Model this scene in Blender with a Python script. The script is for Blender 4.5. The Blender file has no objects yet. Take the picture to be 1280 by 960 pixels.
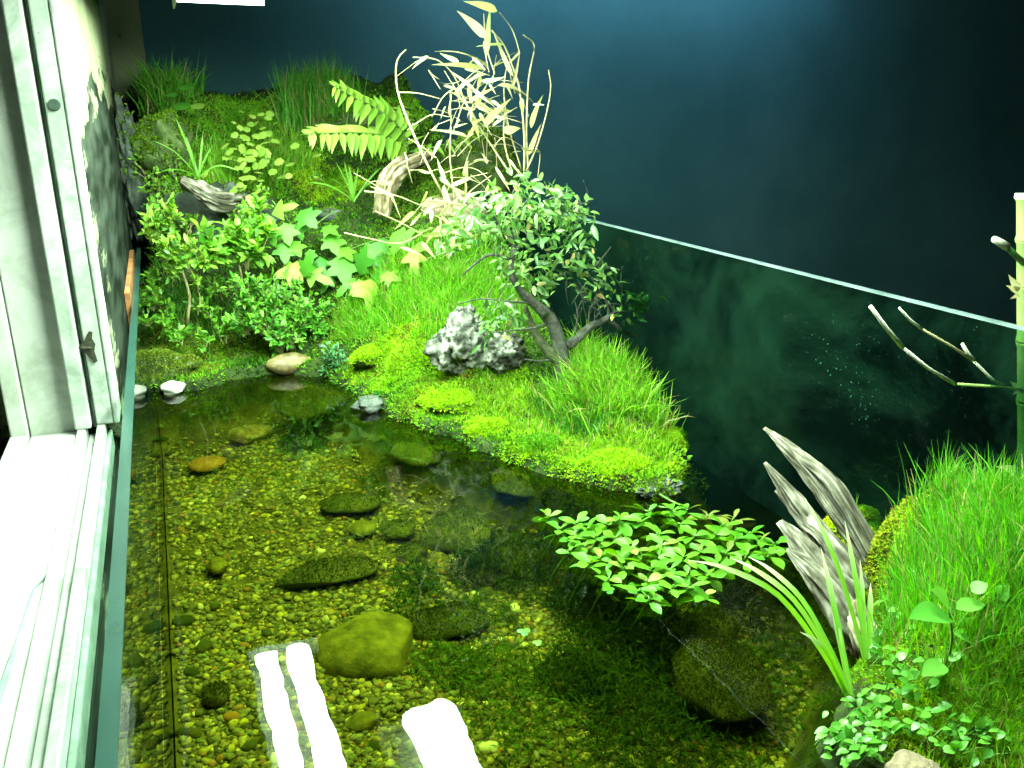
import bpy, math, random
import numpy as np
from mathutils import Vector, Matrix, noise

# ------------------------------------------------------------------ camera, world, exposure
SC = bpy.context.scene
C = SC.collection
F_PX = 1051.0
PITCH = math.atan(343 / F_PX)
YAW = math.atan((640 - 184) / F_PX * math.cos(PITCH))
CAM = np.array([0.0, 0.0, 0.2])
FW = np.array([math.sin(YAW) * math.cos(PITCH), math.cos(YAW) * math.cos(PITCH), -math.sin(PITCH)])
RT = np.array([math.cos(YAW), -math.sin(YAW), 0.0])
UP = np.cross(RT, FW)
cam = bpy.data.cameras.new('camera')
cam.sensor_width = 36
cam.lens = 36 * F_PX / 1280
cam.clip_start = 0.01
cam.clip_end = 50
camo = bpy.data.objects.new('camera', cam)
C.objects.link(camo)
m = Matrix.Identity(4)
for i in range(3):
    m[i][0], m[i][1], m[i][2], m[i][3] = RT[i], UP[i], -FW[i], CAM[i]
camo.matrix_world = m
SC.camera = camo
wd = bpy.data.worlds.new('World')
SC.world = wd
wd.use_nodes = True
bgn = wd.node_tree.nodes['Background']
bgn.inputs[0].default_value = (0.25, 0.7, 0.6, 1)
bgn.inputs[1].default_value = 0.012
SC.view_settings.view_transform = 'Standard'
SC.view_settings.look = 'None'
SC.view_settings.exposure = 0.2
SC.view_settings.gamma = 1.0
SC.render.engine = 'CYCLES'
cy = SC.cycles
cy.max_bounces = 8
cy.diffuse_bounces = 3
cy.glossy_bounces = 4
cy.transmission_bounces = 4
cy.transparent_max_bounces = 24
cy.sample_clamp_indirect = 4
cy.use_denoising = True
cy.caustics_reflective = False
cy.caustics_refractive = False
LAMP_COL = (0.75, 1.0, 0.76)
LAMP_STRENGTH = 84.0

random.seed(7)
RNG = np.random.default_rng(7)
WATER = -0.142
BED = -0.212
XL, XR = -0.034, 0.475           # inner faces of the two long panes
YN, YF = 0.05, 1.62

def ray(px, py):
    return FW + (px - 640) / F_PX * RT + (480 - py) / F_PX * UP
def az(px, py, z):
    d = ray(px, py); return CAM + (z - CAM[2]) / d[2] * d
def ay(px, py, Y):
    d = ray(px, py); return CAM + Y / d[1] * d
def ax(px, py, X):
    d = ray(px, py); return CAM + X / d[0] * d
def pxm(P):                       # metres per photo pixel at a point
    return float((np.array(P) - CAM) @ FW) / F_PX

# ------------------------------------------------------------------ materials
def newmat(name):
    mt = bpy.data.materials.new(name)
    mt.use_nodes = True
    nt = mt.node_tree
    nt.nodes.clear()
    return mt, nt, nt.nodes, nt.links
def N(nd, t, **kw):
    n = nd.new(t)
    for k, v in kw.items():
        if k.startswith('i_'):
            key = k[2:]
            n.inputs[int(key) if key.isdigit() else key.replace('_', ' ')].default_value = v
        else:
            setattr(n, k, v)
    return n
def rgb(c): return (c[0], c[1], c[2], 1.0)
def ramp(nd, stops):
    r = nd.new('ShaderNodeValToRGB')
    e = r.color_ramp.elements
    while len(e) < len(stops): e.new(0.5)
    for i, (p, c) in enumerate(stops):
        e[i].position = p
        e[i].color = rgb(c) if len(c) == 3 else c
    return r
def mat_noise(name, stops, scale=40, rough=0.8, bump=0.0, bscale=None, detail=6, coord='Object', spec=0.3, stretch=None, dist=0.0):
    mt, nt, nd, ln = newmat(name)
    out = N(nd, 'ShaderNodeOutputMaterial'); b = N(nd, 'ShaderNodeBsdfPrincipled')
    b.inputs['Roughness'].default_value = rough
    b.inputs['Specular IOR Level'].default_value = spec
    tc = N(nd, 'ShaderNodeTexCoord'); mp = N(nd, 'ShaderNodeMapping')
    if stretch: mp.inputs['Scale'].default_value = stretch
    ln.new(tc.outputs[coord], mp.inputs[0])
    nz = N(nd, 'ShaderNodeTexNoise', i_Scale=scale, i_Detail=detail, i_Roughness=0.6, i_Distortion=dist)
    ln.new(mp.outputs[0], nz.inputs['Vector'])
    rp = ramp(nd, stops); ln.new(nz.outputs[0], rp.inputs[0])
    ln.new(rp.outputs[0], b.inputs['Base Color'])
    if bump:
        n2 = N(nd, 'ShaderNodeTexNoise', i_Scale=bscale or scale * 3, i_Detail=8, i_Roughness=0.7)
        ln.new(mp.outputs[0], n2.inputs['Vector'])
        bp = N(nd, 'ShaderNodeBump', i_Strength=bump, i_Distance=0.004)
        ln.new(n2.outputs[0], bp.inputs['Height']); ln.new(bp.outputs[0], b.inputs['Normal'])
    ln.new(b.outputs[0], out.inputs[0])
    return mt
def mat_leaf(name, a, bcol, rough=0.4, trans=0.35, attr=False, spec=0.4, scale=250, tip=None):
    """two-tone leaf: colour varies per object (or by the 'col' attribute) and with fine noise; part of the light passes through"""
    mt, nt, nd, ln = newmat(name)
    out = N(nd, 'ShaderNodeOutputMaterial'); b = N(nd, 'ShaderNodeBsdfPrincipled')
    b.inputs['Roughness'].default_value = rough
    b.inputs['Specular IOR Level'].default_value = spec
    tr = N(nd, 'ShaderNodeBsdfTranslucent'); mx = N(nd, 'ShaderNodeMixShader', i_0=trans)
    tc = N(nd, 'ShaderNodeTexCoord')
    nz = N(nd, 'ShaderNodeTexNoise', i_Scale=scale, i_Detail=3)
    ln.new(tc.outputs['Object'], nz.inputs['Vector'])
    if attr:
        at = N(nd, 'ShaderNodeAttribute', attribute_name='col')
        mr = N(nd, 'ShaderNodeMapRange', i_1=0.3, i_2=0.7, i_3=0.75, i_4=1.2)
        ln.new(nz.outputs[0], mr.inputs[0])
        vm = N(nd, 'ShaderNodeVectorMath', operation='SCALE')
        ln.new(at.outputs['Color'], vm.inputs[0]); ln.new(mr.outputs[0], vm.inputs['Scale'])
        col = vm.outputs[0]
    else:
        oi = N(nd, 'ShaderNodeObjectInfo')
        ad = N(nd, 'ShaderNodeMath', operation='MULTIPLY_ADD', i_1=0.7, i_2=-0.2)
        ln.new(nz.outputs[0], ad.inputs[0])
        a2 = N(nd, 'ShaderNodeMath', operation='MULTIPLY_ADD', i_1=0.75)
        ln.new(oi.outputs['Random'], a2.inputs[0]); ln.new(ad.outputs[0], a2.inputs[2])
        rp = ramp(nd, [(0.05, a), (0.95, bcol)]); ln.new(a2.outputs[0], rp.inputs[0])
        col = rp.outputs[0]
        if tip:
            at = N(nd, 'ShaderNodeAttribute', attribute_name='along')
            tr2 = ramp(nd, [(0.55, (0, 0, 0)), (1.0, (1, 1, 1))])
            ln.new(at.outputs['Fac'], tr2.inputs[0])
            mc = N(nd, 'ShaderNodeMix', data_type='RGBA')
            ln.new(tr2.outputs[0], mc.inputs[0]); ln.new(col, mc.inputs[6]); mc.inputs[7].default_value = rgb(tip)
            col = mc.outputs[2]
    ln.new(col, b.inputs['Base Color'])
    hs = N(nd, 'ShaderNodeHueSaturation', i_Hue=0.49, i_Saturation=1.1, i_Value=1.25)
    ln.new(col, hs.inputs['Color']); ln.new(hs.outputs[0], tr.inputs[0])
    ln.new(b.outputs[0], mx.inputs[1]); ln.new(tr.outputs[0], mx.inputs[2]); ln.new(mx.outputs[0], out.inputs[0])
    return mt
def schlick(nd, ln, f0, nrm=None):
    ge = N(nd, 'ShaderNodeNewGeometry')
    dt = N(nd, 'ShaderNodeVectorMath', operation='DOT_PRODUCT')
    ln.new(ge.outputs['Incoming'], dt.inputs[0])
    ln.new(nrm if nrm is not None else ge.outputs['Normal'], dt.inputs[1])
    ab = N(nd, 'ShaderNodeMath', operation='ABSOLUTE'); ln.new(dt.outputs['Value'], ab.inputs[0])
    om = N(nd, 'ShaderNodeMath', operation='SUBTRACT', i_0=1.0); ln.new(ab.outputs[0], om.inputs[1])
    pw = N(nd, 'ShaderNodeMath', operation='POWER', i_1=5.0); ln.new(om.outputs[0], pw.inputs[0])
    ma = N(nd, 'ShaderNodeMath', operation='MULTIPLY_ADD', i_1=1 - f0, i_2=f0); ln.new(pw.outputs[0], ma.inputs[0])
    return ma.outputs[0]
def mat_water():
    mt, nt, nd, ln = newmat('water')
    out = N(nd, 'ShaderNodeOutputMaterial')
    tp = N(nd, 'ShaderNodeBsdfTransparent'); tp.inputs[0].default_value = (0.48, 0.54, 0.17, 1)
    gl = N(nd, 'ShaderNodeBsdfGlossy'); gl.inputs['Roughness'].default_value = 0.0
    tc = N(nd, 'ShaderNodeTexCoord')
    nz = N(nd, 'ShaderNodeTexNoise', i_Scale=24, i_Detail=1.5, i_Roughness=0.45)
    ln.new(tc.outputs['Object'], nz.inputs['Vector'])
    bp = N(nd, 'ShaderNodeBump', i_Strength=0.22, i_Distance=0.0012)
    ln.new(nz.outputs[0], bp.inputs['Height']); ln.new(bp.outputs[0], gl.inputs['Normal'])
    mx = N(nd, 'ShaderNodeMixShader')
    ln.new(schlick(nd, ln, 0.025), mx.inputs[0]); ln.new(tp.outputs[0], mx.inputs[1]); ln.new(gl.outputs[0], mx.inputs[2])
    ln.new(mx.outputs[0], out.inputs[0])
    return mt
def mat_glass(name, tint, dirt, f0=0.04, rough=0.0, film=1.0):
    mt, nt, nd, ln = newmat(name)
    out = N(nd, 'ShaderNodeOutputMaterial')
    tp = N(nd, 'ShaderNodeBsdfTransparent'); tp.inputs[0].default_value = rgb(tint)
    gl = N(nd, 'ShaderNodeBsdfGlossy'); gl.inputs['Roughness'].default_value = rough
    mx = N(nd, 'ShaderNodeMixShader')
    fs_ = N(nd, 'ShaderNodeMath', operation='MULTIPLY', i_1=film); ln.new(schlick(nd, ln, f0), fs_.inputs[0]); ln.new(fs_.outputs[0], mx.inputs[0]); ln.new(tp.outputs[0], mx.inputs[1]); ln.new(gl.outputs[0], mx.inputs[2])
    df = N(nd, 'ShaderNodeBsdfDiffuse'); df.inputs[0].default_value = (0.10, 0.36, 0.22, 1)
    tc = N(nd, 'ShaderNodeTexCoord')
    n1 = N(nd, 'ShaderNodeTexNoise', i_Scale=7, i_Detail=8, i_Roughness=0.75, i_Distortion=0.6)
    ln.new(tc.outputs['Object'], n1.inputs['Vector'])
    r1 = ramp(nd, [(0.45, (0, 0, 0)), (0.75, (0.1 * dirt, 0.1 * dirt, 0.1 * dirt))]); ln.new(n1.outputs[0], r1.inputs[0])
    v = N(nd, 'ShaderNodeTexVoronoi', i_Scale=210.0); ln.new(tc.outputs['Object'], v.inputs['Vector'])
    n3 = N(nd, 'ShaderNodeTexNoise', i_Scale=9.0, i_Detail=2); ln.new(tc.outputs['Object'], n3.inputs['Vector'])
    r3 = ramp(nd, [(0.42, (0.0, 0, 0)), (0.75, (0.15, 0.15, 0.15))]); ln.new(n3.outputs[0], r3.inputs[0])
    lt = N(nd, 'ShaderNodeMath', operation='LESS_THAN'); ln.new(v.outputs['Distance'], lt.inputs[0]); ln.new(r3.outputs[0], lt.inputs[1])
    sm = N(nd, 'ShaderNodeMath', operation='MULTIPLY', i_1=0.9 * dirt); ln.new(lt.outputs[0], sm.inputs[0])
    ad = N(nd, 'ShaderNodeMath', operation='ADD'); ln.new(r1.outputs[0], ad.inputs[0]); ln.new(sm.outputs[0], ad.inputs[1])
    m2 = N(nd, 'ShaderNodeMixShader'); ln.new(ad.outputs[0], m2.inputs[0]); ln.new(mx.outputs[0], m2.inputs[1]); ln.new(df.outputs[0], m2.inputs[2])
    ln.new(m2.outputs[0], out.inputs[0])
    return mt
def mat_emit(name, col, s):
    mt, nt, nd, ln = newmat(name)
    out = N(nd, 'ShaderNodeOutputMaterial'); e = N(nd, 'ShaderNodeEmission')
    e.inputs[0].default_value = rgb(col); e.inputs[1].default_value = s
    ln.new(e.outputs[0], out.inputs[0])
    return mt
def mat_attr(name, rough=0.6, spec=0.3, scale=300, amt=0.35):
    mt, nt, nd, ln = newmat(name)
    out = N(nd, 'ShaderNodeOutputMaterial'); b = N(nd, 'ShaderNodeBsdfPrincipled')
    b.inputs['Roughness'].default_value = rough; b.inputs['Specular IOR Level'].default_value = spec
    at = N(nd, 'ShaderNodeAttribute', attribute_name='col'); tc = N(nd, 'ShaderNodeTexCoord')
    nz = N(nd, 'ShaderNodeTexNoise', i_Scale=scale, i_Detail=5); ln.new(tc.outputs['Object'], nz.inputs['Vector'])
    mr = N(nd, 'ShaderNodeMapRange', i_1=0.3, i_2=0.7, i_3=1 - amt, i_4=1 + amt); ln.new(nz.outputs[0], mr.inputs[0])
    vm = N(nd, 'ShaderNodeVectorMath', operation='SCALE')
    ln.new(at.outputs['Color'], vm.inputs[0]); ln.new(mr.outputs[0], vm.inputs['Scale'])
    ln.new(vm.outputs[0], b.inputs['Base Color']); ln.new(b.outputs[0], out.inputs[0])
    return mt
def mat_wall():
    """old off-white paint with dark mould patches and drips low down near the planted end"""
    mt, nt, nd, ln = newmat('stained_white_wall')
    out = N(nd, 'ShaderNodeOutputMaterial'); b = N(nd, 'ShaderNodeBsdfPrincipled'); b.inputs['Roughness'].default_value = 0.95; b.inputs['Specular IOR Level'].default_value = 0.03
    tc = N(nd, 'ShaderNodeTexCoord')
    n1 = N(nd, 'ShaderNodeTexNoise', i_Scale=9, i_Detail=5); ln.new(tc.outputs['Object'], n1.inputs['Vector'])
    r1 = ramp(nd, [(0.3, (0.14, 0.15, 0.085)), (0.7, (0.25, 0.26, 0.17))]); ln.new(n1.outputs[0], r1.inputs[0])
    sx = N(nd, 'ShaderNodeSeparateXYZ'); ln.new(tc.outputs['Object'], sx.inputs[0])
    hz = N(nd, 'ShaderNodeMapRange', i_1=0.25, i_2=0.17, i_3=-0.2, i_4=0.2); ln.new(sx.outputs['Z'], hz.inputs[0])
    hy = N(nd, 'ShaderNodeMapRange', i_1=0.72, i_2=0.9, i_3=-0.14, i_4=0.08); ln.new(sx.outputs['Y'], hy.inputs[0])
    mpw = N(nd, 'ShaderNodeMapping'); mpw.inputs['Scale'].default_value = (1, 0.2, 1); ln.new(tc.outputs['Object'], mpw.inputs[0])
    n2 = N(nd, 'ShaderNodeTexNoise', i_Scale=30, i_Detail=9, i_Roughness=0.68); ln.new(mpw.outputs[0], n2.inputs['Vector'])
    s1 = N(nd, 'ShaderNodeMath', operation='ADD'); ln.new(n2.outputs[0], s1.inputs[0]); ln.new(hz.outputs[0], s1.inputs[1])
    s2 = N(nd, 'ShaderNodeMath', operation='ADD'); ln.new(s1.outputs[0], s2.inputs[0]); ln.new(hy.outputs[0], s2.inputs[1])
    r2 = ramp(nd, [(0.47, (0, 0, 0)), (0.55, (1, 1, 1))]); ln.new(s2.outputs[0], r2.inputs[0])
    n4 = N(nd, 'ShaderNodeTexNoise', i_Scale=40, i_Detail=6); ln.new(mpw.outputs[0], n4.inputs['Vector'])
    r4 = ramp(nd, [(0.4, (0.004, 0.007, 0.004)), (0.7, (0.035, 0.045, 0.035))]); ln.new(n4.outputs[0], r4.inputs[0])
    mc = N(nd, 'ShaderNodeMix', data_type='RGBA')
    ln.new(r2.outputs[0], mc.inputs[0]); ln.new(r1.outputs[0], mc.inputs[6]); ln.new(r4.outputs[0], mc.inputs[7])
    ln.new(mc.outputs[2], b.inputs['Base Color']); ln.new(b.outputs[0], out.inputs[0])
    return mt
def mat_ground():
    mt, nt, nd, ln = newmat('soil_and_silt')
    out = N(nd, 'ShaderNodeOutputMaterial'); b = N(nd, 'ShaderNodeBsdfPrincipled'); b.inputs['Roughness'].default_value = 0.9
    b.inputs['Specular IOR Level'].default_value = 0.15
    tc = N(nd, 'ShaderNodeTexCoord'); sx = N(nd, 'ShaderNodeSeparateXYZ'); ln.new(tc.outputs['Object'], sx.inputs[0])
    n1 = N(nd, 'ShaderNodeTexNoise', i_Scale=60, i_Detail=8); ln.new(tc.outputs['Object'], n1.inputs['Vector'])
    land = ramp(nd, [(0.35, (0.008, 0.016, 0.004)), (0.65, (0.03, 0.05, 0.01))]); ln.new(n1.outputs[0], land.inputs[0])
    bed = ramp(nd, [(0.35, (0.05, 0.05, 0.018)), (0.65, (0.12, 0.115, 0.04))]); ln.new(n1.outputs[0], bed.inputs[0])
    mr = N(nd, 'ShaderNodeMapRange', i_1=WATER - 0.05, i_2=WATER - 0.03); ln.new(sx.outputs['Z'], mr.inputs[0])
    mc = N(nd, 'ShaderNodeMix', data_type='RGBA')
    ln.new(mr.outputs[0], mc.inputs[0]); ln.new(bed.outputs[0], mc.inputs[6]); ln.new(land.outputs[0], mc.inputs[7])
    bp = N(nd, 'ShaderNodeBump', i_Strength=0.8, i_Distance=0.004); ln.new(n1.outputs[0], bp.inputs['Height']); ln.new(bp.outputs[0], b.inputs['Normal'])
    ln.new(mc.outputs[2], b.inputs['Base Color']); ln.new(b.outputs[0], out.inputs[0])
    return mt

M = {}
M['water'] = mat_water()
M['glass'] = mat_glass('tank_glass', (0.80, 0.93, 0.87), 0.25)
M['glass_dirty'] = mat_glass('dusty_tank_glass', (0.50, 0.64, 0.54), 0.3, 0.018, 0.02, 0.3)
M['glass_edge'] = mat_noise('glass_edge', [(0.3, (0.010, 0.036, 0.030)), (0.7, (0.02, 0.058, 0.048))], 14, 0.25, spec=0.5)
M['glass_edge_pale'] = mat_noise('pale_glass_edge', [(0.3, (0.05, 0.085, 0.085)), (0.7, (0.17, 0.23, 0.23))], 45, 0.3, spec=0.5)
M['silicone'] = mat_noise('silicone', [(0.3, (0.1, 0.15, 0.1)), (0.7, (0.2, 0.28, 0.2))], 60, 0.4)
def mat_paint(name, hi, lo, rough):
    """white paint with speckled dirt, smears and grey green grime"""
    mt, nt, nd, ln = newmat(name)
    out = N(nd, 'ShaderNodeOutputMaterial'); b = N(nd, 'ShaderNodeBsdfPrincipled'); b.inputs['Roughness'].default_value = rough
    b.inputs['Specular IOR Level'].default_value = 0.25
    tc = N(nd, 'ShaderNodeTexCoord')
    n1 = N(nd, 'ShaderNodeTexNoise', i_Scale=16, i_Detail=10, i_Roughness=0.72, i_Distortion=0.8); ln.new(tc.outputs['Object'], n1.inputs['Vector'])
    r1 = ramp(nd, [(0.36, lo), (0.56, hi)]); ln.new(n1.outputs[0], r1.inputs[0])
    n2 = N(nd, 'ShaderNodeTexNoise', i_Scale=190, i_Detail=3); ln.new(tc.outputs['Object'], n2.inputs['Vector'])
    r2 = ramp(nd, [(0.71, (0, 0, 0)), (0.80, (0.6, 0.6, 0.6))]); ln.new(n2.outputs[0], r2.inputs[0])
    mc = N(nd, 'ShaderNodeMix', data_type='RGBA'); mc.inputs[7].default_value = (0.12, 0.15, 0.10, 1)
    ln.new(r2.outputs[0], mc.inputs[0]); ln.new(r1.outputs[0], mc.inputs[6])
    bp = N(nd, 'ShaderNodeBump', i_Strength=0.15, i_Distance=0.001); ln.new(n1.outputs[0], bp.inputs['Height']); ln.new(bp.outputs[0], b.inputs['Normal'])
    ln.new(mc.outputs[2], b.inputs['Base Color']); ln.new(b.outputs[0], out.inputs[0])
    return mt
M['white_paint'] = mat_paint('white_window_paint', (0.66, 0.68, 0.64), (0.42, 0.45, 0.39), 0.5)
M['alu'] = mat_paint('worn_white_aluminium', (0.58, 0.62, 0.58), (0.28, 0.33, 0.28), 0.42)
M['tinge'] = mat_noise('grey_green_frame', [(0.3, (0.10, 0.14, 0.11)), (0.7, (0.28, 0.34, 0.29))], 60, 0.7)  # darker grey green than the other frame parts, for groove and lip
M['wall'] = mat_wall()
M['dark_wall'] = mat_noise('dark_teal_backdrop', [(0.28, (0.03, 0.095, 0.10)), (0.5, (0.045, 0.125, 0.135)), (0.72, (0.07, 0.165, 0.175))], 2.2, 0.75, bump=0.5, bscale=60, spec=0.15, detail=12)
M['ground'] = mat_ground()
M['tube'] = mat_emit('lit_tube', LAMP_COL, LAMP_STRENGTH)
M['added_tube'] = mat_emit('added_wall_glow', (0.40, 0.70, 1.0), 24.0)  # blue emission of the unseen light added for the back wall
M['hood'] = mat_noise('white_lamp_hood', [(0.3, (0.6, 0.64, 0.62)), (0.7, (0.75, 0.8, 0.78))], 20, 0.4)
M['attr_leaf'] = mat_leaf('small_foliage', None, None, 0.42, 0.35, attr=True)
M['attr_grass'] = mat_leaf('grass_blades', None, None, 0.5, 0.45, attr=True, spec=0.25)
M['attr_moss'] = mat_leaf('moss_tufts', None, None, 0.8, 0.4, attr=True, spec=0.1)
M['attr_stone'] = mat_attr('gravel_stones', 0.85, 0.15)
M['attr_weed'] = mat_leaf('submerged_weed', None, None, 0.6, 0.3, attr=True, spec=0.1)
M['bark'] = mat_noise('grey_bark', [(0.3, (0.014, 0.016, 0.011)), (0.65, (0.11, 0.112, 0.092))], 90, 0.85, bump=0.9, bscale=220)
M['bark_dark'] = mat_noise('dark_wet_bark', [(0.3, (0.02, 0.03, 0.012)), (0.65, (0.10, 0.11, 0.05))], 90, 0.8, bump=0.9, bscale=220)
M['stem_brown'] = mat_noise('brown_stem', [(0.3, (0.12, 0.10, 0.04)), (0.7, (0.32, 0.30, 0.14))], 120, 0.8)
M['stem_green'] = mat_noise('green_stem', [(0.3, (0.05, 0.14, 0.02)), (0.7, (0.14, 0.26, 0.05))], 120, 0.6)
M['drift'] = mat_noise('bleached_driftwood', [(0.28, (0.10, 0.095, 0.07)), (0.5, (0.36, 0.35, 0.30)), (0.72, (0.62, 0.60, 0.55))], 38, 0.85, bump=0.8, bscale=160, detail=9, dist=1.0)
M['drift_brown'] = mat_noise('brown_driftwood', [(0.28, (0.05, 0.035, 0.02)), (0.55, (0.26, 0.20, 0.13)), (0.75, (0.55, 0.48, 0.38))], 45, 0.85, bump=0.8, bscale=160, detail=9, dist=1.2)
M['rock_dark'] = mat_noise('dark_grey_rock', [(0.3, (0.012, 0.02, 0.014)), (0.6, (0.06, 0.075, 0.06)), (0.8, (0.22, 0.25, 0.22))], 45, 0.6, bump=0.9, bscale=110)
M['rock_moss'] = mat_noise('mossy_rock', [(0.3, (0.02, 0.035, 0.01)), (0.55, (0.06, 0.10, 0.02)), (0.75, (0.18, 0.19, 0.09))], 50, 0.7, bump=0.8, bscale=140)
M['rock_pale'] = mat_noise('pale_pitted_rock', [(0.38, (0.012, 0.016, 0.009)), (0.5, (0.10, 0.105, 0.085)), (0.64, (0.36, 0.36, 0.32))], 75, 0.8, bump=0.7, bscale=180)
M['rock_white'] = mat_noise('white_stone', [(0.3, (0.55, 0.55, 0.48)), (0.7, (0.8, 0.8, 0.75))], 60, 0.6, bump=0.3)
M['rock_gold'] = mat_noise('tan_wet_stone', [(0.3, (0.07, 0.05, 0.018)), (0.7, (0.24, 0.19, 0.08))], 90, 0.3, bump=0.4, spec=0.5)
M['rock_wet'] = mat_noise('wet_grey_rock', [(0.3, (0.02, 0.03, 0.025)), (0.6, (0.10, 0.12, 0.10)), (0.8, (0.3, 0.33, 0.3))], 70, 0.16, bump=1.0, bscale=150, spec=0.6)
M['algae_yellow'] = mat_noise('yellow_algae_stone', [(0.32, (0.06, 0.07, 0.014)), (0.48, (0.15, 0.15, 0.03)), (0.68, (0.28, 0.25, 0.06))], 62, 0.85, bump=0.8, bscale=170, detail=10)
M['algae_green'] = mat_noise('green_algae_stone', [(0.3, (0.03, 0.045, 0.012)), (0.5, (0.07, 0.09, 0.03)), (0.7, (0.14, 0.14, 0.055))], 34, 0.85, bump=0.6, bscale=150)
M['algae_dark'] = mat_noise('dark_algae_stone', [(0.3, (0.02, 0.035, 0.008)), (0.7, (0.08, 0.10, 0.025))], 40, 0.85, bump=0.7, bscale=150)
M['stone_orange'] = mat_noise('orange_stone', [(0.3, (0.22, 0.10, 0.03)), (0.7, (0.42, 0.22, 0.07))], 60, 0.7, bump=0.4)
M['leaf_ivy'] = mat_leaf('ivy_leaf', (0.02, 0.13, 0.015), (0.12, 0.34, 0.025), 0.45, 0.3, spec=0.3)
M['leaf_ivy_pale'] = mat_leaf('pale_ivy_leaf', (0.16, 0.36, 0.05), (0.32, 0.48, 0.06), 0.45, 0.35, spec=0.3)
M['leaf_lime'] = mat_leaf('lime_leaf', (0.18, 0.34, 0.04), (0.34, 0.46, 0.08), 0.45, 0.4)
M['leaf_fern'] = mat_leaf('fern_leaflet', (0.14, 0.32, 0.03), (0.28, 0.42, 0.06), 0.5, 0.4)
M['leaf_bonsai'] = mat_leaf('bonsai_leaf', (0.035, 0.12, 0.025), (0.15, 0.28, 0.09), 0.36, 0.3, spec=0.5)
M['leaf_aqua'] = mat_leaf('water_plant_leaf', (0.035, 0.17, 0.008), (0.12, 0.32, 0.016), 0.45, 0.35, spec=0.35)
M['leaf_bronze'] = mat_leaf('bronze_water_leaf', (0.10, 0.14, 0.02), (0.2, 0.24, 0.04), 0.4, 0.35)
M['leaf_strap'] = mat_leaf('strap_leaf', (0.12, 0.36, 0.03), (0.22, 0.46, 0.05), 0.4, 0.45, spec=0.4, tip=(0.75, 0.75, 0.5))
M['leaf_iris'] = mat_leaf('slim_green_blade', (0.08, 0.26, 0.02), (0.2, 0.4, 0.06), 0.4, 0.4)
M['leaf_seedling'] = mat_leaf('seedling_leaf', (0.07, 0.30, 0.03), (0.16, 0.42, 0.06), 0.45, 0.45)
M['leaf_small'] = mat_leaf('creeping_leaf', (0.03, 0.16, 0.012), (0.12, 0.34, 0.035), 0.38, 0.3, spec=0.5)
M['leaf_dry'] = mat_leaf('dry_bamboo_leaf', (0.34, 0.31, 0.12), (0.60, 0.56, 0.34), 0.6, 0.35)
M['leaf_dry_green'] = mat_leaf('fading_bamboo_leaf', (0.30, 0.38, 0.10), (0.45, 0.48, 0.16), 0.6, 0.35)
M['straw'] = mat_noise('straw_stem', [(0.3, (0.30, 0.26, 0.11)), (0.7, (0.55, 0.49, 0.30))], 150, 0.6)
M['bamboo'] = mat_noise('green_bamboo', [(0.3, (0.16, 0.27, 0.06)), (0.7, (0.32, 0.42, 0.14))], 40, 0.35, spec=0.5)
M['bamboo_pale'] = mat_noise('cut_bamboo', [(0.3, (0.5, 0.5, 0.4)), (0.7, (0.72, 0.72, 0.62))], 90, 0.7)
M['bamboo_dark'] = mat_noise('dark_green_twig', [(0.3, (0.02, 0.09, 0.02)), (0.7, (0.06, 0.16, 0.04))], 90, 0.5)
M['rust'] = mat_noise('rusty_wood', [(0.3, (0.10, 0.04, 0.015)), (0.7, (0.35, 0.15, 0.05))], 40, 0.8, bump=0.5)
M['moth'] = mat_noise('moth_wing', [(0.35, (0.012, 0.014, 0.008)), (0.6, (0.05, 0.05, 0.03))], 300, 0.9, stretch=(1, 1, 2.5))
M['rubber'] = mat_noise('black_plug', [(0.3, (0.02, 0.04, 0.03)), (0.7, (0.06, 0.09, 0.075))], 100, 0.6)
M['thin_line'] = mat_noise('grey_green_line', [(0.3, (0.10, 0.16, 0.13)), (0.7, (0.2, 0.27, 0.23))], 100, 0.5)
M['wood_grain'] = mat_attr('weathered_wood_grain', 0.85, 0.15, 120, 0.3)
M['dirt'] = mat_noise('dark_clay', [(0.3, (0.02, 0.018, 0.01)), (0.7, (0.08, 0.07, 0.04))], 60, 0.9, bump=0.8)

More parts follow.
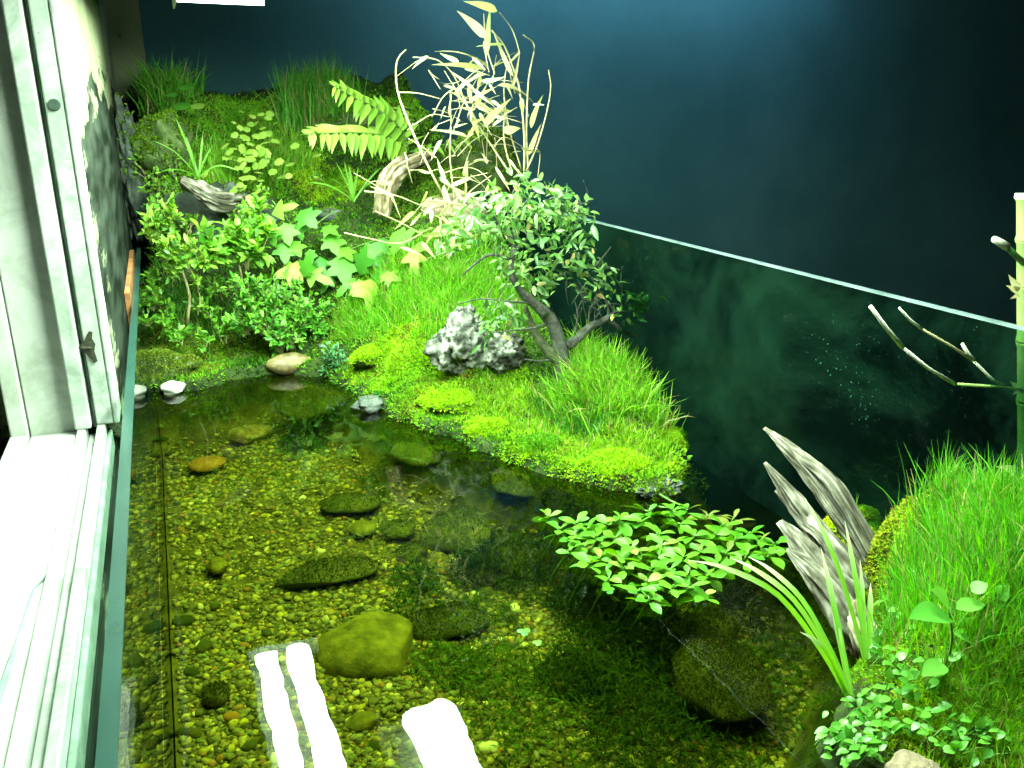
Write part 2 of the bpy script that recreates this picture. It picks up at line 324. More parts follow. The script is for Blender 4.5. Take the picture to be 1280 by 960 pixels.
# ------------------------------------------------------------------ mesh helpers
class MB:
    def __init__(s): s.v = []; s.f = []; s.n = 0; s.c = []; s.a = []
    def add(s, v, f, col=None, along=None):
        v = np.asarray(v, float).reshape(-1, 3)
        s.v.append(v)
        s.f += [[int(i) + s.n for i in q] for q in f]
        if col is not None: s.c.append(np.broadcast_to(np.asarray(col, float), (len(v), 3)))
        if along is not None: s.a.append(np.asarray(along, float))
        s.n += len(v)
    def box(s, a, b):
        x0, y0, z0 = a; x1, y1, z1 = b
        s.add([(x0,y0,z0),(x1,y0,z0),(x1,y1,z0),(x0,y1,z0),(x0,y0,z1),(x1,y0,z1),(x1,y1,z1),(x0,y1,z1)],
              [(0,3,2,1),(4,5,6,7),(0,1,5,4),(1,2,6,5),(2,3,7,6),(3,0,4,7)])
    def tube(s, pts, rad, n=6, jit=0.0, cap=True):
        pts = [np.array(p, float) for p in pts]
        k = len(pts)
        if np.isscalar(rad): rad = [rad] * k
        vs = []; ref = np.array([0.13, 0.31, 0.94])
        for i in range(k):
            t = pts[min(i + 1, k - 1)] - pts[max(i - 1, 0)]
            t = t / (np.linalg.norm(t) + 1e-12)
            a = np.cross(t, ref)
            if np.linalg.norm(a) < 1e-3: a = np.cross(t, np.array([1.0, 0, 0]))
            a /= np.linalg.norm(a); b = np.cross(t, a)
            for j in range(n):
                q = 2 * math.pi * j / n
                r = rad[i] * (1 + (random.uniform(-jit, jit) if jit else 0))
                vs.append(pts[i] + r * (a * math.cos(q) + b * math.sin(q)))
        fs = [(i*n+j, i*n+(j+1) % n, (i+1)*n+(j+1) % n, (i+1)*n+j) for i in range(k-1) for j in range(n)]
        if cap: fs += [tuple(range(n))[::-1], tuple((k-1)*n+j for j in range(n))]
        s.add(vs, fs)
    def build(s, name, mat, parent=None, origin=None, smooth=False):
        v = np.concatenate(s.v)
        if parent is not None: origin = root_loc(parent)
        if origin is not None: v = v - np.asarray(origin, float)
        me = bpy.data.meshes.new(name)
        me.from_pydata(v.tolist(), [], s.f)
        fill(me, np.concatenate(s.c) if s.c else None, np.concatenate(s.a) if s.a else None, smooth)
        me.materials.append(M[mat])
        o = bpy.data.objects.new(name, me); C.objects.link(o)
        if parent is not None: o.parent = parent
        elif origin is not None: o.location = origin
        return o
def fill(me, col=None, along=None, smooth=False):
    if col is not None:
        at = me.color_attributes.new('col', 'FLOAT_COLOR', 'POINT')
        at.data.foreach_set('color', np.hstack([col, np.ones((len(col), 1))]).ravel())
    if along is not None:
        at = me.attributes.new('along', 'FLOAT', 'POINT'); at.data.foreach_set('value', along)
    if smooth: me.polygons.foreach_set('use_smooth', [True] * len(me.polygons))
    me.update()
def root_loc(o):
    r = o
    while r.parent is not None: r = r.parent
    return np.array(r.location)
def fast_mesh(name, v, f, mat, col=None, parent=None, smooth=False):
    """big meshes straight from arrays; f is (n,3) or (n,4)"""
    me = bpy.data.meshes.new(name)
    if parent is not None: v = v - root_loc(parent)
    k = f.shape[1]
    me.vertices.add(len(v)); me.vertices.foreach_set('co', np.ascontiguousarray(v, np.float32).ravel())
    me.loops.add(f.size); me.loops.foreach_set('vertex_index', np.ascontiguousarray(f, np.int32).ravel())
    me.polygons.add(len(f)); me.polygons.foreach_set('loop_start', np.arange(0, f.size, k, dtype=np.int32))
    me.update(calc_edges=True); me.validate()
    fill(me, col, None, smooth)
    me.materials.append(M[mat])
    o = bpy.data.objects.new(name, me); C.objects.link(o)
    if parent is not None: o.parent = parent
    return o
def tag(o, label=None, cat=None, group=None, kind=None):
    if label: o['label'] = label
    if cat: o['category'] = cat
    if group: o['group'] = group
    if kind: o['kind'] = kind
    return o
def thing(name, label, cat, loc, group=None):
    o = bpy.data.objects.new(name, None); C.objects.link(o)
    o.empty_display_size = 0.01
    o.location = [float(q) for q in loc]
    return tag(o, label, cat, group)
def unit(v):
    v = np.asarray(v, float); return v / (np.linalg.norm(v) + 1e-12)
def frame(d, n):
    y = unit(d); x = np.cross(y, n)
    if np.linalg.norm(x) < 1e-6: x = np.cross(y, [0.3, 0.5, 0.8])
    x = unit(x); z = np.cross(x, y)
    return np.stack([x, y, z], 1)
def place(me, name, mat, parent, pos, d, n, s=1.0, sx=None):
    """an object of a shared leaf mesh: base at pos, pointing along d, upper face towards n"""
    o = bpy.data.objects.new(name, me)
    C.objects.link(o)
    R = frame(d, n)
    p = np.asarray(pos, float)
    if parent is not None: p = p - root_loc(parent); o.parent = parent
    mx = Matrix.Identity(4)
    sc = (sx or s, s, s)
    for i in range(3):
        for j in range(3): mx[i][j] = R[i, j] * sc[j]
        mx[i][3] = p[i]
    o.matrix_local = mx
    if not me.materials: me.materials.append(None)
    o.material_slots[0].link = 'OBJECT'; o.material_slots[0].material = M[mat]
    return o
def leaf_arrays(W=0.4, n=7, fold=0.18, curl=-0.25, shape='ovate', across=3):
    t = np.linspace(0, 1, n)
    if shape == 'ovate': w = np.sin(np.pi * t ** 0.8) ** 0.8
    elif shape == 'lance': w = np.sin(np.pi * np.clip(t, 0, 1) ** 0.6) ** 0.9 * (1 - t * 0.25)
    elif shape == 'obovate': w = np.sin(np.pi * t ** 1.6) ** 0.8 + 0.07 * (1 - t)
    elif shape == 'strap': w = np.minimum(1, (1 - t) * 4) ** 0.7 * np.minimum(1, 0.55 + t * 2)
    elif shape == 'round': w = np.sqrt(np.clip(1 - (2 * t - 1) ** 2, 0, 1))
    w = np.maximum(w, 0.02) * W / 2
    z = curl * t ** 2
    v = []
    for i in range(n):
        for j in range(across):
            u = (j / (across - 1)) * 2 - 1
            v.append((u * w[i], t[i], z[i] + abs(u) * w[i] * 2 * fold))
    f = [(i*across+j, i*across+j+1, (i+1)*across+j+1, (i+1)*across+j) for i in range(n-1) for j in range(across-1)]
    return np.array(v), f, np.repeat(t, across)
def leaf_mesh(name, **kw):
    v, f, al = leaf_arrays(**kw)
    me = bpy.data.meshes.new(name); me.from_pydata(v.tolist(), [], f); fill(me, None, al, True)
    return me
def lobed_mesh(name, lobes, depth=0.66, curl=-0.3, notch=True):
    """ivy-like leaf: pointed lobes round a centre; base at origin, tip along +Y, length 1"""
    c = np.array([0, 0.38]); pts = [(0, 0.06)]
    for k, (ang, ln_) in enumerate(lobes):  # one pointed lobe at a time
        a = math.radians(ang)
        tip = c + ln_ * np.array([math.sin(a), math.cos(a)])
        for off, q in ((-17, 0.74), (0, 1.0), (17, 0.74)):
            b = math.radians(ang + off)
            pts.append(tuple(c + ln_ * q * np.array([math.sin(b), math.cos(b)])))
        if k < len(lobes) - 1:
            am = math.radians((ang + lobes[k + 1][0]) / 2)
            r = min(ln_, lobes[k + 1][1]) * depth
            pts.append(tuple(c + r * np.array([math.sin(am), math.cos(am)])))
    P = np.array(pts)
    v = [(c[0], c[1], 0.0)] + [((p[0]), (p[1]), 0) for p in P]
    ring = 0.5 * (P + c)
    v += [(p[0], p[1], 0) for p in ring]
    v = np.array(v, float); n = len(P)
    r2 = ((v[:, :2] - c) ** 2).sum(1)
    v[:, 2] = curl * r2 + 0.05 * np.sin(9 * v[:, 0]) * np.abs(v[:, 0])
    f = []
    for i in range(n):
        j = (i + 1) % n
        f.append((0, 1 + n + j, 1 + n + i)); f.append((1 + n + i, 1 + n + j, 1 + j, 1 + i))
    me = bpy.data.meshes.new(name); me.from_pydata(v.tolist(), [], f); fill(me, None, None, True)
    return me
def scatter(tv, tf, pos, dirs, nrm, scl, cols):
    """copies of a small template (quads) merged into arrays"""
    Nn = len(pos)
    y = dirs / (np.linalg.norm(dirs, axis=1, keepdims=True) + 1e-9)
    x = np.cross(y, nrm); x /= np.linalg.norm(x, axis=1, keepdims=True) + 1e-9
    z = np.cross(x, y)
    R = np.stack([x, y, z], 2)
    v = np.einsum('nij,kj->nki', R, tv) * scl[:, None, None] + pos[:, None, :]
    f = np.array(tf)[None] + (np.arange(Nn) * len(tv))[:, None, None]
    c = np.repeat(cols, len(tv), 0)
    return v.reshape(-1, 3), f.reshape(-1, f.shape[2]), c
def jitcol(base, n, amt=0.25, hue=0.15):
    base = np.asarray(base, float)
    k = 1 + RNG.uniform(-amt, amt, (n, 1))
    h = 1 + RNG.uniform(-hue, hue, (n, 3))
    return np.clip(base * k * h, 0, 1)
def mixcol(a, b, n, amt=0.2, dead=0.0):
    t = RNG.random((n, 1)); c = jitcol((1 - t) * np.asarray(a) + t * np.asarray(b), n, amt, 0.1)
    k = RNG.random(n) < dead; c[k] = jitcol((0.36, 0.31, 0.12), int(k.sum()), 0.3, 0.1); return c
def ico(sub):
    import bmesh
    bm = bmesh.new(); bmesh.ops.create_icosphere(bm, subdivisions=sub, radius=1)
    v = np.array([q.co[:] for q in bm.verts]); f = [[w.index for w in q.verts] for q in bm.faces]; bm.free()
    return v, f
ICO = {k: ico(k) for k in (1, 2, 3, 4, 5)}
def rotz(a): c, s = math.cos(a), math.sin(a); return np.array([[c, -s, 0], [s, c, 0], [0, 0, 1]])
def rock_verts(size, seed, sub=3, amp=0.25, freq=1.2, fine=0.06, flat=0.0, pits=0.0, rot=0.0, tilt=0.0, facet=0):
    v, f = ICO[sub]; out = np.empty_like(v)
    off = Vector((seed * 3.1, seed * 1.7, -seed * 2.3))
    for i, p in enumerate(v):
        P = Vector(p)
        r = 1 + amp * noise.noise(P * freq + off) * 1.6 + fine * noise.fractal(P * freq * 3.2 + off, 1.0, 2.0, 4)
        if pits:
            d = noise.voronoi(P * 3.6 + off + Vector((1, 1, 1)) * 0.3 * noise.noise(P * 5))[0]
            r -= pits * max(0.0, 0.42 - d[0]) * 1.5
            r += pits * 0.22 * noise.fractal(P * 6 + off, 1.0, 2.0, 3)
        if flat: P.z = max(P.z, -1 + flat)
        out[i] = np.array(P) * r
    rs = np.random.default_rng(seed)
    for _ in range(facet):
        nn = rs.normal(0, 1, 3); nn /= np.linalg.norm(nn); h = rs.uniform(0.62, 0.86)
        dd = np.maximum(0, out @ nn - h); out = out - dd[:, None] * nn * 0.93
    out *= np.array(size)
    if tilt:
        c, s = math.cos(tilt), math.sin(tilt)
        out = out @ np.array([[1, 0, 0], [0, c, s], [0, -s, c]])
    return out @ rotz(rot).T, f
def rock(name, label, pos, size, mat, seed, parent=None, group=None, cat='stone', **kw):
    v, f = rock_verts(size, seed, **kw)
    mb = MB(); mb.add(v + np.asarray(pos), f)
    o = mb.build(name, mat, parent, origin=None if parent is not None else pos, smooth=True)
    if parent is None: tag(o, label, cat, group)
    return o
def bez(pts, n=12):
    """smooth curve through points (Catmull-Rom)"""
    P = [np.array(p, float) for p in pts]
    P = [2 * P[0] - P[1]] + P + [2 * P[-1] - P[-2]]
    out = []
    k = len(P) - 3
    for s in range(k):
        a, b, c, d = P[s:s + 4]
        m_ = max(2, n // k)
        for i in range(m_):
            t = i / m_
            out.append(0.5 * ((2*b) + (c-a)*t + (2*a-5*b+4*c-d)*t*t + (3*b-a-3*c+d)*t**3))
    out.append(P[-2]); return out
def ribbon(mb, path, w, up, fold=0.2, col=None):
    """a strap leaf along a path; w: width per point"""
    k = len(path); vs = []; al = []
    for i in range(k):
        t = unit(path[min(i+1, k-1)] - path[max(i-1, 0)])
        s = np.cross(t, up); s = unit(s); nn = np.cross(s, t)
        ww = w[i]
        vs += [path[i] - s*ww + nn*ww*fold*2, path[i], path[i] + s*ww + nn*ww*fold*2]
        al += [i/(k-1)]*3
    fs = [(i*3+j, i*3+j+1, i*3+j+4, i*3+j+3) for i in range(k-1) for j in range(2)]
    mb.add(vs, fs, along=al)

# ------------------------------------------------------------------ setting: walls
mb = MB(); mb.add([(0.005, 1.9, -1.5), (5, 1.9, -1.5), (5, 1.9, 3), (0.005, 1.9, 3), (0.005, 1.93, -1.5), (5, 1.93, -1.5), (5, 1.93, 3), (0.005, 1.93, 3)],
                  [(0,1,2,3),(4,7,6,5),(0,3,7,4),(1,5,6,2),(3,2,6,7)])
tag(mb.build('background_wall', 'dark_wall'), kind='structure', label='dark teal wall behind the planted tank')
mb = MB()
mb.box((-0.25, 0.70, -1.2), (-0.047, 1.75, 1.2)); mb.box((-0.25, 1.752, -1.2), (0.008, 1.9, 1.2))
tag(mb.build('stained_wall', 'wall'), kind='structure', label='off white wall with black mould stains beside the window')
mb = MB(); mb.box((-0.25, -0.3, -1.2), (-0.0535, 0.699, -0.052))
tag(mb.build('wall_below_window', 'wall'), kind='structure', label='wall under the window sill')
mb = MB(); mb.box((-0.05, -0.1, -0.30), (0.52, 1.66, -0.267))
tag(mb.build('tabletop', 'dirt'), kind='structure', label='dark surface under the tank')

# window: a white frame with sill, tracks and far jamb
win = thing('window', 'white window frame with grooved sliding track and wide sill along the tank', 'window', (-0.08, 0.2, -0.05))
S0 = -0.03
def sbox(name, x0, x1, y0, y1, z0, z1, mat='white_paint'):
    b = MB(); b.box((x0, y0, z0), (x1, y1, z1)); o = b.build(name, mat, win)
    bv = o.modifiers.new('bevel', 'BEVEL'); bv.width = 0.0012; bv.segments = 2
    return o
YJ = 0.672
sbox('sill_board', -0.1085, -0.0765, -0.2, YJ, S0 - 0.02, S0)
sbox('sill_edge', -0.121, -0.1092, -0.2, YJ - 0.004, S0 - 0.02, S0 + 0.003)
sbox('track_rail', -0.0763, -0.0705, -0.2, YJ + 0.004, S0 - 0.02, S0 + 0.004, 'alu')
sbox('track_channel', -0.0703, -0.0635, -0.2, YJ + 0.006, S0 - 0.02, S0 - 0.006, 'alu')
sbox('track_rail', -0.0633, -0.0575, -0.2, YJ + 0.006, S0 - 0.02, S0 + 0.004, 'alu')
sbox('sill_lip', -0.0573, -0.0540, -0.2, YJ + 0.006, S0 - 0.02, S0 - 0.004, 'tinge')
sbox('jamb_board', -0.1085, -0.0775, YJ + 0.001, YJ + 0.03, S0 - 0.02, 0.6)
sbox('jamb_edge', -0.121, -0.1092, YJ - 0.003, YJ + 0.03, S0 - 0.02, 0.6)
sbox('jamb_rail', -0.0774, -0.0665, YJ - 0.012, YJ + 0.03, S0 + 0.0042, 0.6, 'alu')
sbox('jamb_groove', -0.0663, -0.0632, YJ + 0.002, YJ + 0.03, S0 + 0.0, 0.6, 'tinge')
sbox('jamb_channel', -0.0630, -0.0512, YJ - 0.006, YJ + 0.03, S0 + 0.0042, 0.6, 'alu')
sbox('jamb_rail', -0.0510, -0.0472, YJ - 0.0072, YJ + 0.03, S0 + 0.0042, 0.6, 'alu')
# round plug on the jamb
p = ay(89, 131, YJ - 0.0065); p[0] = -0.0572
mb = MB(); mb.tube([(p[0], p[1] - 0.0012, p[2]), (p[0], p[1] + 0.001, p[2])], [0.0036, 0.004], 20)
mb.build('screw_plug', 'rubber', win, smooth=False)

# moth resting on the jamb
p = ay(131, 432, YJ - 0.0075)
p[0] = -0.0606
mo = thing('moth', 'small brown moth with spread triangular wings resting on the jamb', 'moth', p)
mb = MB()
s = 0.0118
V = [(0.0, -0.06, 0.0), (-0.75, 0, 0.0), (-0.2, 0, 0.42), (0.28, 0, 1.0), (0.55, 0, 0.92), (0.44, 0, 0.5), (0.62, 0, 0.14), (0.46, 0, -0.3), (0.58, 0, -0.95), (0.3, 0, -1.05), (-0.2, 0, -0.4)]
V = [np.array(q) * s * np.array([0.72, 1, 1]) + p for q in V]; nv = len(V)
FT = [(0, i, i % (nv - 1) + 1) for i in range(1, nv)]
mb.add(V + [q + np.array([0, 0.0006, 0]) for q in V], FT + [(c + nv, b_ + nv, a_ + nv) for a_, b_, c in FT])
mb.build('wing', 'moth', mo)
mb = MB(); mb.tube([p + np.array([-0.006, -0.0012, 0.0005]), p + np.array([-0.002, -0.002, 0]), p + np.array([0.003, -0.001, -0.0004])], [0.0006, 0.0013, 0.0005], 8)
mb.build('body', 'moth', mo, smooth=True)

# thin grey green tube on the sill, drawn for a bent dark line
cb = [az(62, 716, S0 + 0.001), az(42, 736, S0 + 0.001), az(22, 800, S0 + 0.001), az(6, 850, S0 + 0.001), az(-20, 920, S0 + 0.001)]
mb = MB(); mb.tube(cb, [0.0006, 0.0007, 0.0009, 0.0016, 0.0022], 6)
tag(mb.build('thin_line', 'thin_line', origin=cb[0]), 'thin bent grey green strip on the white sill', 'thin_line')
# rusty wedge between wall and glass
mb = MB(); mb.box((-0.0462, 0.98, -0.12), (-0.0410, 1.30, 0.012))
tag(mb.build('wooden_wedge', 'rust', origin=(-0.0436, 1.1, -0.12)), 'rusty brown wooden strip wedged between wall and glass', 'wedge')

# ------------------------------------------------------------------ the glass tank
TZ = 0.0735                                   # right pane is taller than the low window-side pane
TB = -0.26
tank = thing('glass_tank', 'open glass tank holding the pond with a low pane at the window', 'tank', (0.22, 0.8, TB))
def gbox(name, a, b, mat):
    q = MB(); q.box(a, b); return q.build(name, mat, tank)
T = 0.0062
gbox('low_pane', (XL - T, YN, TB + 0.002), (XL, YF, -0.0012), 'glass')
o = gbox('low_pane_rim', (XL - T - 0.0002, YN, -0.001), (XL + 0.0002, 1.40, 0.0002), 'glass_edge')
gbox('tall_pane', (XR, YN, TB + 0.002), (XR + 0.0046, YF, TZ - 0.0012), 'glass_dirty')
gbox('tall_pane_rim', (XR - 0.0002, YN, TZ - 0.001), (XR + 0.0048, YF, TZ + 0.0004), 'glass_edge_pale')
gbox('end_pane', (XL + 0.001, YF + 0.0004, TB + 0.002), (XR - 0.001, YF + T, 0.0), 'glass')
gbox('base_plate', (XL - T, YN, TB - 0.006), (XR + T, YF + T, TB), 'glass_edge')
gbox('silicone_seam', (XR - 0.004, YN + 0.01, TB + 0.003), (XR - 0.0004, 0.7, TB + 0.01), 'silicone')

# ------------------------------------------------------------------ ground: one height field (bed, bank, hill, right mound)
SHORE = [az(x, y, WATER)[:2] for x, y in [(192,490),(250,487),(300,473),(360,466),(410,474),(440,492),(465,506),(500,524),(560,547),(600,562),(640,578),(700,597),(760,612),(820,622),(848,608),(860,585)]]
HILL = np.array([(-0.04, SHORE[0][1])] + [tuple(q) for q in SHORE] + [(0.48, 0.70), (0.48, 1.65), (-0.04, 1.65)])
MOUND = np.array([(0.29, 0.0), (0.296, 0.2)] + [tuple(az(x, y, WATER)[:2]) for x, y in [(1022,940),(1045,900),(1066,850),(1082,800),(1060,730),(1010,680)]] + [(0.48, 0.50), (0.48, 0.0)])
def sdist(P, poly):
    """signed distance, positive inside"""
    x, y = P[:, 0], P[:, 1]; d = np.full(len(P), 9.0); ins = np.zeros(len(P), bool)
    for i in range(len(poly)):
        a = poly[i]; b = poly[(i + 1) % len(poly)]
        e = b - a; t = np.clip(((x - a[0]) * e[0] + (y - a[1]) * e[1]) / (e @ e + 1e-12), 0, 1)
        d = np.minimum(d, np.hypot(x - a[0] - t * e[0], y - a[1] - t * e[1]))
        c = ((a[1] > y) != (b[1] > y)) & (x < (b[0] - a[0]) * (y - a[1]) / (b[1] - a[1] + 1e-12) + a[0])
        ins ^= c
    return np.where(ins, d, -d)
def tps(pts):
    pts = np.array(pts); XY = pts[:, :2]; n = len(pts)
    r = np.linalg.norm(XY[:, None] - XY[None], axis=2)
    K = np.where(r > 0, r * r * np.log(r + 1e-12), 0) + np.eye(n) * 2e-4
    Pm = np.hstack([np.ones((n, 1)), XY])
    A = np.block([[K, Pm], [Pm.T, np.zeros((3, 3))]])
    w = np.linalg.solve(A, np.concatenate([pts[:, 2], np.zeros(3)]))
    def f(Q):
        rr = np.linalg.norm(Q[:, None] - XY[None], axis=2)
        return np.where(rr > 0, rr * rr * np.log(rr + 1e-12), 0) @ w[:n] + w[n] + Q @ w[n + 1:]
    return f
hill_pts = [ay(*q) for q in [(200,425,1.2),(300,432,1.22),(250,300,1.32),(350,330,1.27),(400,250,1.36),(250,240,1.37),(300,190,1.46),(300,135,1.56),(350,130,1.56),(450,240,1.32),(420,180,1.46),(520,112,1.56),(600,200,1.32),(560,285,1.15),(640,300,1.12),(540,335,1.1),(440,425,1.1),(540,405,1.0),(600,462,.9),(703,484,.82),(620,520,.82),(760,505,.75),(835,560,.655),(720,562,.72),(700,390,1.0),(170,155,1.5),(200,125,1.52),(500,470,.97)]]
hill_pts += [(0.47, 0.78, -0.085), (0.47, 0.9, -0.07), (0.47, 1.05, -0.03), (0.47, 1.25, 0.07), (0.3, 1.6, 0.24), (0.05, 1.6, 0.22), (-0.03, 1.3, 0.0)]
hill_pts += [(q[0], q[1], WATER + 0.006) for q in SHORE]
mound_pts = [ay(*q) for q in [(1100,572,.405),(1050,604,.415),(1180,576,.36),(1150,715,.33),(1100,868,.29),(1250,735,.27),(1250,940,.23)]]
mound_pts += [(0.47, 0.44, -0.046), (0.47, 0.37, -0.020), (0.47, 0.3, -0.008), (0.45, 0.15, -0.045), (0.32, 0.12, -0.125)]
mound_pts += [(q[0], q[1], WATER + 0.004) for q in MOUND[1:8]]
fh, fm = tps(hill_pts), tps(mound_pts)
def vnoise(P, scale, seed):
    rs = np.random.default_rng(seed); G_ = rs.random((64, 64)); q = P * scale
    i = np.floor(q).astype(int); t = q - i; t = t * t * (3 - 2 * t)
    g = lambda a, b: G_[(i[:, 0] + a) % 64, (i[:, 1] + b) % 64]
    return (g(0,0)*(1-t[:,0])*(1-t[:,1]) + g(1,0)*t[:,0]*(1-t[:,1]) + g(0,1)*(1-t[:,0])*t[:,1] + g(1,1)*t[:,0]*t[:,1]) - 0.5
gx = np.arange(XL + 0.0006, XR - 0.0004, 0.0040); gy = np.arange(YN + 0.002, YF - 0.001, 0.0040)
GX, GY = np.meshgrid(gx, gy, indexing='ij'); Q = np.stack([GX.ravel(), GY.ravel()], 1)
s1 = sdist(Q, HILL); s2 = sdist(Q, MOUND)
sn = 0.010 * vnoise(Q, 45, 1) + 0.006 * vnoise(Q, 110, 2)
bump = 0.014 * vnoise(Q, 28, 3) + 0.008 * vnoise(Q, 70, 4) + 0.004 * vnoise(Q, 160, 5)
sh, sm_ = s1 + sn, s2 + sn
bedz = BED + 0.012 * vnoise(Q, 9, 6) + 0.004 * vnoise(Q, 50, 7)
def landz(f, s):
    z = f(Q) + bump
    bank = WATER + np.clip(s / 0.010, 0, 1) ** 0.6 * 0.016
    k = np.clip((s - 0.003) / 0.03, 0, 1)
    z = np.maximum((1 - k) * np.minimum(bank, np.maximum(z, bank)) + k * z, WATER + np.clip(s, 0, 0.02) * 0.6)
    out = np.maximum(WATER - 0.004 + s * 1.7, bedz)
    return np.where(s > 0, z, out)
GZ = np.maximum(landz(fh, sh), landz(fm, sm_)).reshape(GX.shape)
nx, ny = GX.shape
idx = np.arange(nx * ny).reshape(nx, ny)
gf = np.stack([idx[:-1, :-1], idx[1:, :-1], idx[1:, 1:], idx[:-1, 1:]], 2).reshape(-1, 4)
ground = fast_mesh('ground', np.stack([GX, GY, GZ], 2).reshape(-1, 3), gf, 'ground', smooth=True)
tag(ground, kind='structure', label='soil banks and silty pond bed inside the tank')
def gz(P):
    P = np.atleast_2d(P)
    u = np.clip((P[:, 0] - gx[0]) / 0.004, 0, nx - 1.001); w = np.clip((P[:, 1] - gy[0]) / 0.004, 0, ny - 1.001)
    i, j = u.astype(int), w.astype(int); a, b = u - i, w - j
    return GZ[i, j]*(1-a)*(1-b) + GZ[i+1, j]*a*(1-b) + GZ[i, j+1]*(1-a)*b + GZ[i+1, j+1]*a*b
def gnorm(P):
    e = 0.006
    dx = (gz(P + [e, 0]) - gz(P - [e, 0])) / (2 * e); dy = (gz(P + [0, e]) - gz(P - [0, e])) / (2 * e)
    n = np.stack([-dx, -dy, np.ones(len(P))], 1); return n / np.linalg.norm(n, axis=1, keepdims=True)
def G(px, py):
    """where the line of sight through a photo pixel meets the ground"""
    d = ray(px, py); t = np.linspace(0.2, 1.9, 1700)
    P = CAM + t[:, None] * d
    ok = (P[:, 0] > XL) & (P[:, 0] < XR) & (P[:, 1] > YN) & (P[:, 1] < YF)
    below = ok & (P[:, 2] < gz(P[:, :2]))
    if not below.any():
        k = np.where(ok)[0]; k = k[-1] if len(k) else 900
        q = P[k].copy(); q[2] = gz(q[:2])[0]; return q
    return P[np.argmax(below)]

# water
wx = np.linspace(XL + 0.0003, XR - 0.0003, 26); wy = np.linspace(YN + 0.001, 1.30, 60)
A, B = np.meshgrid(wx, wy, indexing='ij'); k = np.arange(A.size).reshape(A.shape)
wf = np.stack([k[:-1, :-1], k[1:, :-1], k[1:, 1:], k[:-1, 1:]], 2).reshape(-1, 4)
water = fast_mesh('water', np.stack([A, B, np.full_like(A, WATER)], 2).reshape(-1, 3), wf, 'water', smooth=True)
tag(water, kind='structure', label='clear still pond water tinted green')

# ------------------------------------------------------------------ lamps above the tank (seen at the top edge and mirrored in the water), then an added wall light
def lamp(label, x0, x1, y0, y1, z, strips):
    t = thing('tube_lamp', label, 'lamp', ((x0 + x1) / 2, y1, z), 'lamps hanging over the tank')
    b = MB()                                            # hood: roof plate and flared skirts
    zt = z + 0.03
    b.box((x0 - 0.004, y0, zt), (x1 - 0.02, y1, zt + 0.003))
    b.box((x0 - 0.006, y0, z - 0.006), (x0 - 0.004, y1, zt + 0.003)); b.box((x1 - 0.0205, y0, z + 0.024), (x1 - 0.0185, y1, zt - 0.0005))
    b.build('hood', 'hood', t)
    b = MB(); b.box((x0 - 0.004, y1 + 0.0005, z + (0.022 if x0 > 0.1 else 0.002)), (x1 + 0.004, y1 + 0.004, zt + 0.003)); b.build('end_plate', 'hood', t)
    for a, c in strips:
        b = MB(); b.tube([((a + c) / 2, y0 + 0.01, z + 0.010), ((a + c) / 2, y1 - 0.012, z + 0.010)], (c - a) / 2, 16)
        q = b.build('tube', 'tube', t, smooth=True)
        # flattened tube
        for v in q.data.vertices: v.co.z = (v.co.z - 0.010) * 0.45 + 0.010
        b = MB(); b.box((a, y1 - 0.0118, z + 0.018), (c, y1 - 0.001, z + 0.024)); b.build('tube_holder', 'hood', t)
    for y in (y0 + 0.1, y1 - 0.1):
        b = MB(); b.tube([((x0 + x1) / 2, y, zt + 0.003), ((x0 + x1) / 2, y, 1.3)], 0.001, 6); b.build('hanging_wire', 'thin_line', t)
    return t
lamp('white lamp with two tubes hanging near the window wall', 0.050, 0.150, 0.42, 1.20, 0.324, [(0.056, 0.088), (0.100, 0.138)])
lamp('shorter white lamp with one broad tube hanging above the bonsai', 0.205, 0.315, 0.17, 0.97, 0.320, [(0.228, 0.305)])
# unseen tube lamp added above the view to give the back wall its blue glow
bl = thing('added_wall_light', 'added unseen tube light that makes the blue glow on the teal wall', 'lamp', (1.1, 1.70, 0.62))
b = MB(); b.tube([(0.56, 1.70, 0.62), (1.58, 1.70, 0.62)], 0.013, 16); b.build('tube', 'added_tube', bl, smooth=True)
b = MB(); b.box((0.54, 1.66, 0.64), (1.60, 1.73, 0.65)); b.build('hood', 'hood', bl)
b = MB(); b.box((0.54, 1.655, 0.560), (1.60, 1.6585, 0.65)); b.build('shade', 'hood', bl)  # front screen added to keep the tube's reflection off the water
for x in (0.542, 1.5835):
    b = MB(); b.box((x, 1.688, 0.61), (x + 0.0145, 1.712, 0.6395)); b.build('tube_holder', 'hood', bl)
b = MB(); b.tube([(1.1, 1.70, 0.65), (1.1, 1.70, 1.3)], 0.0012, 6); b.build('hanging_wire', 'thin_line', bl)

# ------------------------------------------------------------------ gravel and pebbles of the bed
PAL = np.array([(0.20,0.19,0.10),(0.32,0.27,0.10),(0.42,0.36,0.14),(0.11,0.12,0.07),(0.06,0.07,0.05),(0.17,0.21,0.12),(0.55,0.52,0.38),(0.30,0.16,0.07),(0.25,0.25,0.19),(0.48,0.42,0.08)])
PW = np.array([.2,.14,.09,.17,.13,.12,.035,.045,.07,.05]); PW /= PW.sum()
def bed_points(n, amin=-0.028):
    P = np.stack([RNG.uniform(XL + 0.004, XR - 0.01, n), RNG.uniform(0.28, 1.14, n)], 1)
    s = np.maximum(sdist(P, HILL), sdist(P, MOUND)); return P[s < amin]
tv, tf = ICO[1]
P = bed_points(34000); P = np.concatenate([P, (lambda q: q[q[:, 1] < 0.66])(bed_points(26000))])
n = len(P); r = 0.0011 + 0.0028 * RNG.random(n) ** 2.8
pos = np.stack([P[:, 0], P[:, 1], gz(P) + r * 0.25], 1)
